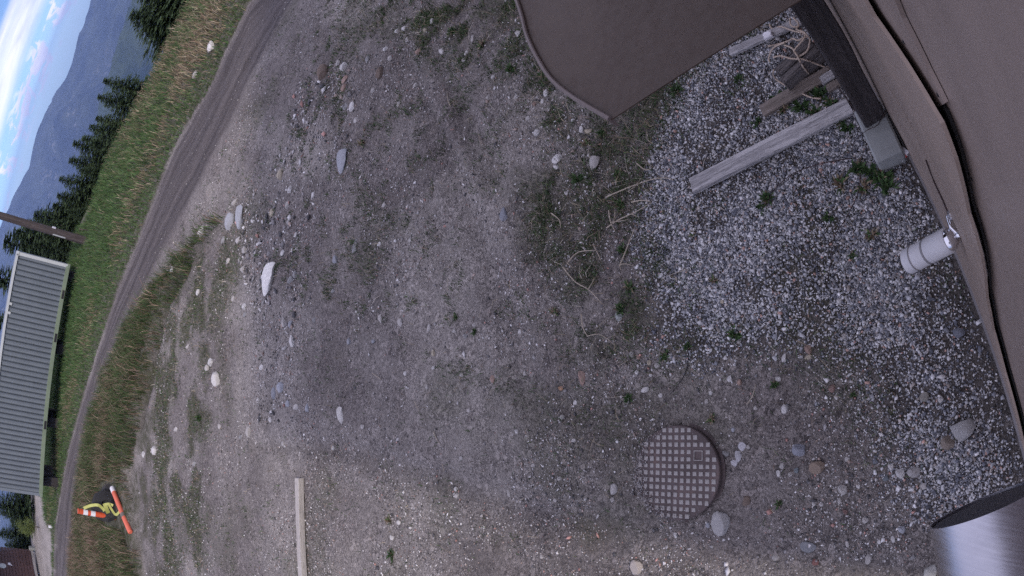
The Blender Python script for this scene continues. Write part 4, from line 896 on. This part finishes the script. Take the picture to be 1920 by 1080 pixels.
# ------------------------------------------------------------------ single weeds
def weed_mesh(seed, n, straw):
    r = np.random.default_rng(seed); V = []; F = []; C = []
    for i in range(n):
        a = r.uniform(0, 6.283); l = r.uniform(.02, .06); el = r.uniform(.25, 1.25); w2 = r.uniform(.0025, .0055); d = np.array([math.cos(a) * math.cos(el), math.sin(a) * math.cos(el), math.sin(el)]); s_ = np.array([-math.sin(a), math.cos(a), 0]) * w2
        b = np.array([r.normal(0, .008), r.normal(0, .008), -.005]); m_ = b + d * l * .55 + [0, 0, .006]; t = b + d * l - [0, 0, .012 * r.random()]
        k = len(V); V += [b - s_ * .6, b + s_ * .6, m_ + s_, m_ - s_, t]; F += [(k, k + 1, k + 2), (k, k + 2, k + 3), (k + 3, k + 2, k + 4)]
        c = np.array(STRAWS[r.integers(4)] if r.random() < straw else GREENS[r.integers(3)]) * r.uniform(.45, .95); C += [c] * 5
    me = npmesh('weed_plant', np.array(V), np.array(F), False, np.array(C)); me.materials.append(M_GRASS); return me
WM = [weed_mesh(i, 60, .15) for i in range(3)] + [weed_mesh(9, 50, .6)]
for px, py, sc, kd in ((1380, 628, 1.2, 0), (1290, 650, .8, 1), (1248, 668, 1.0, 2), (1178, 748, .9, 0), (1453, 722, .8, 1), (1650, 335, 1.9, 2), (1632, 318, 1.3, 0), (1578, 346, 1.6, 3), (1440, 372, 1.3, 1), (1428, 390, 1.0, 0), (1335, 785, .9, 3), (1182, 540, 1.3, 2),
                       (1340, 525, .9, 3), (1300, 438, .8, 3), (1520, 170, 1.4, 1), (1556, 195, 1.2, 2), (1470, 205, 1.3, 3), (1420, 230, 1.0, 0), (1635, 440, 1.3, 3), (1555, 410, .9, 0), (1600, 480, .8, 2), (1085, 335, 1.3, 0), (1165, 385, 1.2, 1), (1480, 178, 1.5, 2), (1505, 200, 1.6, 0), (1540, 178, 1.5, 1), (1452, 190, 1.2, 0), (1530, 212, 1.4, 2), (1575, 228, 1.2, 1), (1590, 240, 1.3, 0), (1610, 318, 1.6, 1), (1665, 352, 1.5, 0), (1620, 352, 1.4, 3),
                       (1270, 170, 1.4, 1), (1385, 150, 1.0, 0), (1165, 580, 1.2, 1), (855, 595, .9, 2), (890, 622, .8, 0), (1040, 585, 1.0, 3), (1170, 470, 1.1, 0), (1460, 945, .7, 2), (1600, 740, .5, 1), (735, 1040, 1.5, 2), (730, 975, 1.2, 3), (1160, 330, 1.1, 0), (1100, 270, 1.2, 3), (1130, 250, 1.1, 1), (375, 785, 2.2, 0), (850, 60, 1.6, 1), (905, 85, 1.5, 3), (960, 130, 1.4, 0), (680, 270, 1.6, 3)):
    p = GP(px, py); o = obj('weed_plant', WM[kd], label=where(px, py, ('straw tinged' if kd == 3 else 'green') + ' weed tuft'), cat='weed', group='single weeds in the yard')
    o.location = p; o.scale = (sc,) * 3; o.rotation_euler = (0, 0, random.uniform(0, 6))

# ------------------------------------------------------------------ corrugated container across the road
def hp(px, py, hd): d = ray(px, py); k = hd / math.hypot(d.x, d.y); return Vector((0, 0, CAM_H)) + d * k
P1, P2 = hp(132.5, 495.6, 26.2), hp(80, 932, 28.0); cd_ = P2 - P1; CL = cd_.length; CHT, CDP = 2.40, 2.44
cx_ = cd_.normalized(); cy_ = Vector((0, 0, 1)).cross(cx_).normalized(); cz_ = cx_.cross(cy_)
CT = bpy.data.objects.new('shipping_container', None); COL.objects.link(CT); props(CT, 'pale grey green corrugated shipping container across the road', 'container')
Mx = Matrix((cx_, cy_, cz_)).transposed().to_4x4(); Mx.translation = P1; CT.matrix_world = Mx
per = CL / 46; prof = []
x = .06
while x < CL - .06:
    for dx, dy in ((0, 0), (.36, 0), (.5, -.045), (.86, -.045), (1.0, 0)):
        if x + dx * per < CL - .06: prof.append((x + dx * per, dy - .012))
    x += per
Vs = [(a, b, .17) for a, b in prof] + [(a, b, CHT - .10) for a, b in prof]; nP = len(prof)
obj('corrugated_side', npmesh('corrugated_side', Vs, [(i, i + 1, i + 1 + nP, i + nP) for i in range(nP - 1)]), M_CONT, CT)
BRl = box('bottom_rail', (CL / 2, -.03, .085), (CL - .2, .09, .17), M_CRAIL, CT, bevel=.006); box('top_rail', (CL / 2, -.02, CHT - .05), (CL - .2, .10, .10), M_CTOP, CT, bevel=.006)
for sx in (.09, CL - .09):
    CPo = box('corner_post', (sx, -.05, CHT / 2), (.13, .12, CHT - .02), M_CTOP if sx < 1 else M_CONT, CT, bevel=.008)
    for z in (.06, CHT - .06): box('corner_casting', (sx, -.055, z), (.18, .17, .12), M_CRAIL if z < 1 else M_CTOP, CPo, bevel=.01)
box('rear_side', (CL / 2, -CDP + .03, CHT / 2), (CL - .1, .06, CHT - .2), M_CONT, CT); box('roof', (CL / 2, -CDP / 2, CHT - .03), (CL - .06, CDP - .2, .05), M_CONT, CT)
box('end_wall', (.05, -CDP / 2, CHT / 2), (.06, CDP - .2, CHT - .15), M_CONT, CT); box('end_wall', (CL - .05, -CDP / 2, CHT / 2), (.06, CDP - .2, CHT - .15), M_CONT, CT)
box('floor', (CL / 2, -CDP / 2, .12), (CL - .2, CDP - .2, .1), M_BLACK, CT)
for fx in (1.2, 2.9, 6.4): 
    box('forklift_pocket', (fx, .017, .075), (.34, .012, .10), M_BLACK, BRl)
for fx, fz in ((2.0, CHT - .16), (2.35, CHT - .16)): box('vent_cover', (fx, .012, fz), (.10, .03, .12), M_CTOP, CT, bevel=.004)
for k, t in enumerate((.05, .36, .68, .95)):
    p = P1 + cd_ * t; g_ = gz(p.x, p.y)
    for d_, nm in ((.75, 'front'), (CDP - .3, 'rear')):
        q_ = p - cy_ * d_; g_ = gz(q_.x, q_.y); h_ = p.z - g_ + .05
        bm = bmesh.new(); bm_box(bm, (0, 0, h_ / 2 - .05), (.4, .25, h_ + .02), None, .01)
        o = obj('support_block', bmmesh('support_block', bm), M_POST, label=('first second third fourth'.split()[k] + ' %s timber support block under the container from the pole end' % nm), cat='support block', group='blocks under the container'); o.location = (q_.x, q_.y, g_); o.rotation_euler = (0, 0, math.atan2(cx_.y, cx_.x))

# ------------------------------------------------------------------ leaning pole
pb_ = GP(165, 453); pt_ = hp(0, 404, 25.9); dirp = (pt_ - pb_).normalized()
PO = empty('utility_pole', pb_, label='dark leaning wooden utility pole beside the container', cat='pole'); PO.rotation_euler = dirp.to_track_quat('Z', 'Y').to_euler()
lathe('pole_shaft', [(.17, -.6), (.165, 0), (.15, 2.5), (.135, 5.5), (.12, 9.0)], M_POLE, PO, 20)
qi = dirp.to_track_quat('Z', 'Y').inverted()
def pside(f, zl):                                  # point on the shaft's side that faces the camera, turned by f
    c = qi @ (Vector((0, 0, CAM_H)) - pb_); a = math.atan2(c.y, c.x) + f; return Vector((math.cos(a) * .157, math.sin(a) * .157, zl)), a
for f, zl, sz, m_, nm in ((1.25, 1.55, (.02, .16, .16), M_CUP, 'white_tag'), (-.75, 1.25, (.015, .05, .55), M_CTOP, 'ground_strip')):
    p, a = pside(f, zl); box(nm, p, sz, m_, PO, rot=Matrix.Rotation(a, 4, 'Z'))
gs = GP(176, 433); tube('guy_stake', [gs - Vector((0, 0, .1)), gs + Vector((-.05, .1, .55)), hp(150, 435, 25.3)], .018, M_STEM, None, 6, label='thin dark stake in the grass beside the leaning pole', cat='stake')

# ------------------------------------------------------------------ orange posts, rubber base, yellow tape
dA = GP(216, 970); dB = GP(217, 969); up_ = (hp(146, 958, math.hypot(dA.x, dA.y)) - dA); hA = up_.length
DA = empty('delineator_post', dA, label='upright orange traffic post with two white bands at the road edge', cat='traffic post'); DA.rotation_euler = up_.to_track_quat('Z', 'Y').to_euler()
TA = lathe('post_tube', [(.062, 0), (.062, hA * .95), (.05, hA * .965), (.05, hA * .975), (.066, hA * .98), (.066, hA), (.03, hA * 1.005)], M_ORANGE, DA, 24)
for z in (.60, .80): lathe('reflective_band', [(.0635, hA * (z - .06)), (.0645, hA * (z - .06)), (.0645, hA * (z + .06)), (.0635, hA * (z + .06))], M_REFL, TA, 24)
l0, l1 = GP(233, 916), GP(259, 999); l0.z += .10; l1.z += .07
DB = empty('delineator_post', l0, label='faded orange traffic post lying on the ground near the verge', cat='traffic post'); DB.rotation_euler = (l1 - l0).to_track_quat('Z', 'Y').to_euler(); LBn = (l1 - l0).length
TB = lathe('post_tube', [(.05, .16), (.060, .17), (.062, LBn * .5), (.060, LBn - .02), (.04, LBn)], M_ORANGEW, DB, 22); lathe('worn_collar', [(.055, 0), (.064, .02), (.064, .17), (.05, .18)], M_CUP, TB, 22)
lathe('scuffed_band', [(.0625, LBn * .60), (.0635, LBn * .60), (.0635, LBn * .68), (.0625, LBn * .68)], M_BROWNWOOD, TB, 22)
rb = GP(214, 948); RBt = empty('rubber_base', rb + Vector((0, 0, .20)), label='black rubber post base tipped up between the orange posts', cat='rubber base'); ddr = (Vector((0, 0, CAM_H)) - rb).normalized() + Vector((.3, .1, .25))
lathe('base_disc', [(.10, -.06), (.40, -.06), (.42, -.03), (.36, .02), (.20, .06), (.12, .065), (.09, .03)], M_BLACK, RBt, 8, ddr, smooth=False)
rb2 = GP(207, 931); lathe('rubber_base', [(.06, 0), (.30, .0), (.32, .03), (.20, .08), (.08, .10), (.06, .06)], M_BLACK, None, 8, (.25, -.35, 1), rb2 + Vector((0, 0, .05)), smooth=False, label='black rubber post base lying flat behind the tipped one', cat='rubber base')
def ribbon(name, pts, wd, mat, parent=None):
    pts = smoothpath(pts, 6); bm = bmesh.new(); pr_ = None
    for i, p in enumerate(pts):
        t = (pts[min(i + 1, len(pts) - 1)] - pts[max(i - 1, 0)]).normalized(); s_ = t.cross((Vector((0, 0, CAM_H)) - p).normalized()).normalized(); s_ = (s_ + Vector((0, 0, .35 * math.sin(i * .5)))).normalized()
        nn_ = t.cross(s_).normalized() * .004
        r = [bm.verts.new(p + s_ * wd / 2 + nn_), bm.verts.new(p - s_ * wd / 2 + nn_), bm.verts.new(p - s_ * wd / 2 - nn_), bm.verts.new(p + s_ * wd / 2 - nn_)]
        if pr_:
            for k in range(4): bm.faces.new((pr_[k], pr_[(k + 1) % 4], r[(k + 1) % 4], r[k]))
        else: bm.faces.new(r)
        pr_ = r
    bm.faces.new(pr_[::-1]); return obj(name, bmmesh(name, bm), mat, parent)
hdA = math.hypot(dA.x, dA.y)
YT = empty('caution_tape', GP(200, 945), label='yellow caution tape tied to the upright post and rubber base', cat='tape'); bpy.context.view_layer.update()
for P, wd in (([(157, 953, 0), (170, 948, -.1), (183, 947, -.2), (191, 952, -.2), (196, 958, -.2)], .07), ([(196, 944, -.4), (199, 952, -.4), (203, 962, -.3)], .10), ([(203, 944, -.5), (209, 955, -.5), (217, 965, -.5), (224, 959, -.6), (228, 950, -.6), (225, 945, -.6)], .055), ([(196, 946, -.4), (205, 945, -.45), (212, 948, -.5)], .06)):
    o = ribbon('tape_band', [hp(x, y, hdA + d) for x, y, d in P], wd, M_YELLOW, YT); o.matrix_parent_inverse = YT.matrix_world.inverted()
tube('marker_post', [GP(99, 988) + Vector((0, 0, 0)), GP(99, 988) + Vector((0, 0, .22))], .07, M_CUP, None, 10, label='small white marker post between the road and side lane', cat='marker')

# ------------------------------------------------------------------ trees
def conifer_mesh(seed, H_=5.0, R_=1.25):
    r = np.random.default_rng(seed); V = []; C = []; z = .35
    while z < H_ * .985:
        f = 1 - z / H_; rr = R_ * f ** .85 * r.uniform(.75, 1.1) + .06; nb = int(6 + 5 * f)
        for k in range(nb):
            a = 6.283 * k / nb + r.uniform(-.4, .4); L_ = rr * r.uniform(.6, 1.12); drop = r.uniform(.05, .35); m_ = max(3, int(L_ / .055))
            for j in range(m_):
                t = (j + r.random()) / m_; p = np.array([math.cos(a) * L_ * t, math.sin(a) * L_ * t, z - drop * L_ * t * t + .10 * L_ * t ** 3 + r.normal(0, .02)])
                for q in range(3):
                    d = r.normal(0, 1, 3); d[2] *= .45; d[:2] += np.array([math.cos(a), math.sin(a)]) * .9; d /= np.linalg.norm(d); s_ = np.cross(d, r.normal(0, 1, 3)); s_ /= np.linalg.norm(s_) + 1e-6
                    l = r.uniform(.09, .19) * (.8 + .5 * f); w2 = l * .26; V += [p - s_ * w2, p + s_ * w2, p + d * l]
                    c = np.array([.036, .060, .030]) * r.uniform(.5, 1.5) + np.array([.028, .036, .008]) * (t ** 2) * r.random(); C += [c] * 3
        z += r.uniform(.13, .22) * (.55 + .6 * f)
    V = np.array(V); F = np.arange(len(V)).reshape(-1, 3); me = npmesh('crown', V, F, False, np.array(C)); me.materials.append(M_LEAF)
    bm = bmesh.new(); bm_tube(bm, [(0, 0, -2.5), (0, 0, 0), (.02, .01, H_ * .5), (0, 0, H_ * .97)], [.10, .085, .05, .01], 8); tm_ = bmmesh('trunk', bm, True); tm_.materials.append(M_BARK); return me, tm_
CMS = [conifer_mesh(i, 5.0, rr) for i, rr in enumerate((1.15, 1.35, 1.55))]
def leafy_mesh(seed, H_, R_, n, ls, ca, cb):
    r = np.random.default_rng(seed); V = []; C = []; cl = [(r.normal(0, R_ * .45), r.normal(0, R_ * .45), H_ * r.uniform(.3, .95)) for _ in range(16)]
    bm = bmesh.new(); bm_tube(bm, [(0, 0, -2), (0, 0, 0), (.05, 0, H_ * .45)], [.10, .08, .05], 8)
    for c in cl: bm_tube(bm, [(.03, 0, H_ * .25), (c[0] * .6, c[1] * .6, c[2] * .7), c], [.035, .022, .008], 5)
    for i in range(n):
        c = np.array(cl[r.integers(len(cl))]); p = c + r.normal(0, 1, 3) * R_ * .24; d = r.normal(0, 1, 3); d /= np.linalg.norm(d); s_ = np.cross(d, r.normal(0, 1, 3)); s_ /= np.linalg.norm(s_); l = ls * r.uniform(.6, 1.3)
        V += [p - d * l, p + s_ * l * .5, p + d * l, p - s_ * l * .5]; cc = np.array(ca) + (np.array(cb) - np.array(ca)) * r.random(); C += [cc * r.uniform(.7, 1.2)] * 4
    me = npmesh('crown', np.array(V), np.arange(len(V)).reshape(-1, 4), False, np.array(C)); me.materials.append(M_LEAF); tm_ = bmmesh('trunk', bm, True); tm_.materials.append(M_BARK); return me, tm_
LFS = [leafy_mesh(3, 3.0, 1.2, 2600, .07, (.035, .06, .02), (.09, .12, .04)), leafy_mesh(5, 3.2, 1.1, 2400, .075, (.09, .13, .035), (.16, .19, .06))]
def tree(kind, px, py, hd, wide, label, name):
    ap = hp(px, py, hd); gzv_ = gz(ap.x, ap.y); h = ap.z - gzv_; me, tm_ = kind; H0 = 5.0 if name == 'spruce_tree' else 3.0
    wide = wide * (2.9 if name == 'spruce_tree' else 1.25); T = empty(name, (ap.x, ap.y, gzv_), (0, 0, random.uniform(0, 6)), label=label, cat='tree', group='trees beyond the bank')
    sc = (h / H0); sw = sc * wide; T.scale = (sw, sw, sc); obj('crown', me, None, T); obj('trunk', tm_, None, T)
TR = [(1, 178, 222, 30, .55, 'spruce between the pair and the bushy spruce'), (2, 128, 300, 33, .6, 'dark spruce behind the grass crest midway to the pole'), (1, 148, 318, 31.5, .6, 'low dark spruce along the grass crest midway to the pole'), (2, 98, 385, 34, .6, 'tall spruce directly behind the broad dark one'),
      (1, 45, 420, 36, .7, 'spruce left of the sharp tipped one above the pole'), (2, 80, 440, 34.5, .6, 'dense spruce under the pole beside the container corner'), (1, 38, 458, 37, .65, 'spruce just above the container top corner'), (2, 142, 410, 31, .55, 'low spruce at the crest touching the pole'), (1, 120, 440, 32, .55, 'low spruce between pole foot and container'), (0, 192, 150, 27.5, .55, 'small dark spruce with slim tip, topmost of a pair above the straw bank'), (1, 182, 181, 28.5, .6, 'dark spruce, lower of the pair above the straw bank'), (2, 166, 238, 29, .6, 'bushy dark spruce just below the pair, beside the grass crest'),
      (0, 152, 258, 31, .6, 'thin spruce tip left of the bushy spruce'), (1, 136, 268, 32, .65, 'spruce with ragged tip midway between the pair and the pole'), (1, 110, 335, 32.5, .6, 'spruce with reaching branches above the pole'), (2, 106, 366, 33, .65, 'broad dark spruce at the grass crest above the pole'), (0, 122, 395, 31.5, .6, 'low spruce behind the crest right above the pole'),
      (2, 62, 402, 34, .7, 'large spruce with sharp tip just above the leaning pole'), (1, 92, 418, 33, .6, 'dark spruce right behind the middle of the pole'), (2, 22, 440, 37, .7, 'large spruce below the pole at the left edge'), (1, 5, 452, 39, .75, 'spruce at the left edge below the pole top'), (1, 62, 458, 35, .6, 'spruce between the pole and the container corner'), (0, 100, 462, 34, .55, 'small spruce near the foot of the pole beside the container'),
      (2, -8, 520, 41, .75, 'dark spruce behind the container top edge'), (1, -10, 600, 43, .7, 'spruce farther along behind the container top edge'), (2, -18, 945, 44, .8, 'dark spruce below the container end at the left edge'), (1, 0, 962, 47, .8, 'dark spruce between the container end and pale leafy bush'), (2, -5, 1000, 50, .8, 'dark spruce behind the brown cabin corner'), (1, 8, 1022, 49, .7, 'low spruce touching the brown cabin corner')]
for k, px, py, hd, wd_, lb in TR: tree(CMS[k], px, py, hd, wd_, lb, 'spruce_tree')
tree(CMS[2], 243, 26, 22.5, 1.0, 'dark bushy spruce on the bank at the top edge', 'spruce_tree'); tree(CMS[1], 268, 52, 22.5, .8, 'smaller dark spruce just below the one at the top edge', 'spruce_tree'); tree(CMS[2], 250, -20, 23, 1.0, 'dark spruce cut off by the top edge', 'spruce_tree')
tree(LFS[1], 34, 985, 40, .75, 'light green leafy bush between lane and dark spruces', 'leafy_tree')

# ------------------------------------------------------------------ brown cabin at the lower left
q1 = hp(62, 1030, 45); q2 = hp(70, 1088, 42); q1.z = gz(q1.x, q1.y); dcb = Vector((q2.x - q1.x, q2.y - q1.y, 0)).normalized()
CB = bpy.data.objects.new('log_cabin', None); COL.objects.link(CB); props(CB, 'dark brown board cabin at the bottom left corner', 'cabin')
yb = Vector((0, 0, 1)).cross(dcb); Mc = Matrix((dcb, yb, Vector((0, 0, 1)))).transposed().to_4x4(); Mc.translation = Vector((q1.x, q1.y, min(q1.z, gz(q2.x, q2.y)))); CB.matrix_world = Mc
sgn = 1 if yb.dot(-q1) > 0 else -1
for k in range(13): box('wall_board', (4.0, -sgn * (.06 + .01 * (k % 2)), .35 + .22 * k + .11), (8.0, .10, .205), M_BROWNBOX, CB, bevel=.02)
for k in range(13): box('end_board', (.05 - .01 * (k % 2), -sgn * 2.6, .35 + .22 * k + .11), (.10, 5.0, .205), M_BROWNBOX, CB, bevel=.02)
box('skirting_board', (4.0, -sgn * .0, .25), (8.0, .06, .14), M_TIMBER, CB); box('corner_stone', (.0, sgn * .02, .22), (.3, .3, .44), M_CONC, CB, bevel=.03); box('cabin_roof', (4.0, -sgn * 2.5, 3.35), (8.8, 6.2, .15), M_BROWNBOX, CB)
lathe('wall_ring', [(.20, 0), (.26, 0), (.26, .03), (.20, .03)], M_CTOP, CB, 24, (0, sgn, 0), (2.3, sgn * .0, 2.55)); box('white_plate', (2.0, sgn * .01, 2.05), (.26, .04, .2), M_CUP, CB, bevel=.02); box('white_plate', (2.15, sgn * .03, 1.92), (.12, .04, .1), M_CUP, CB, bevel=.02)
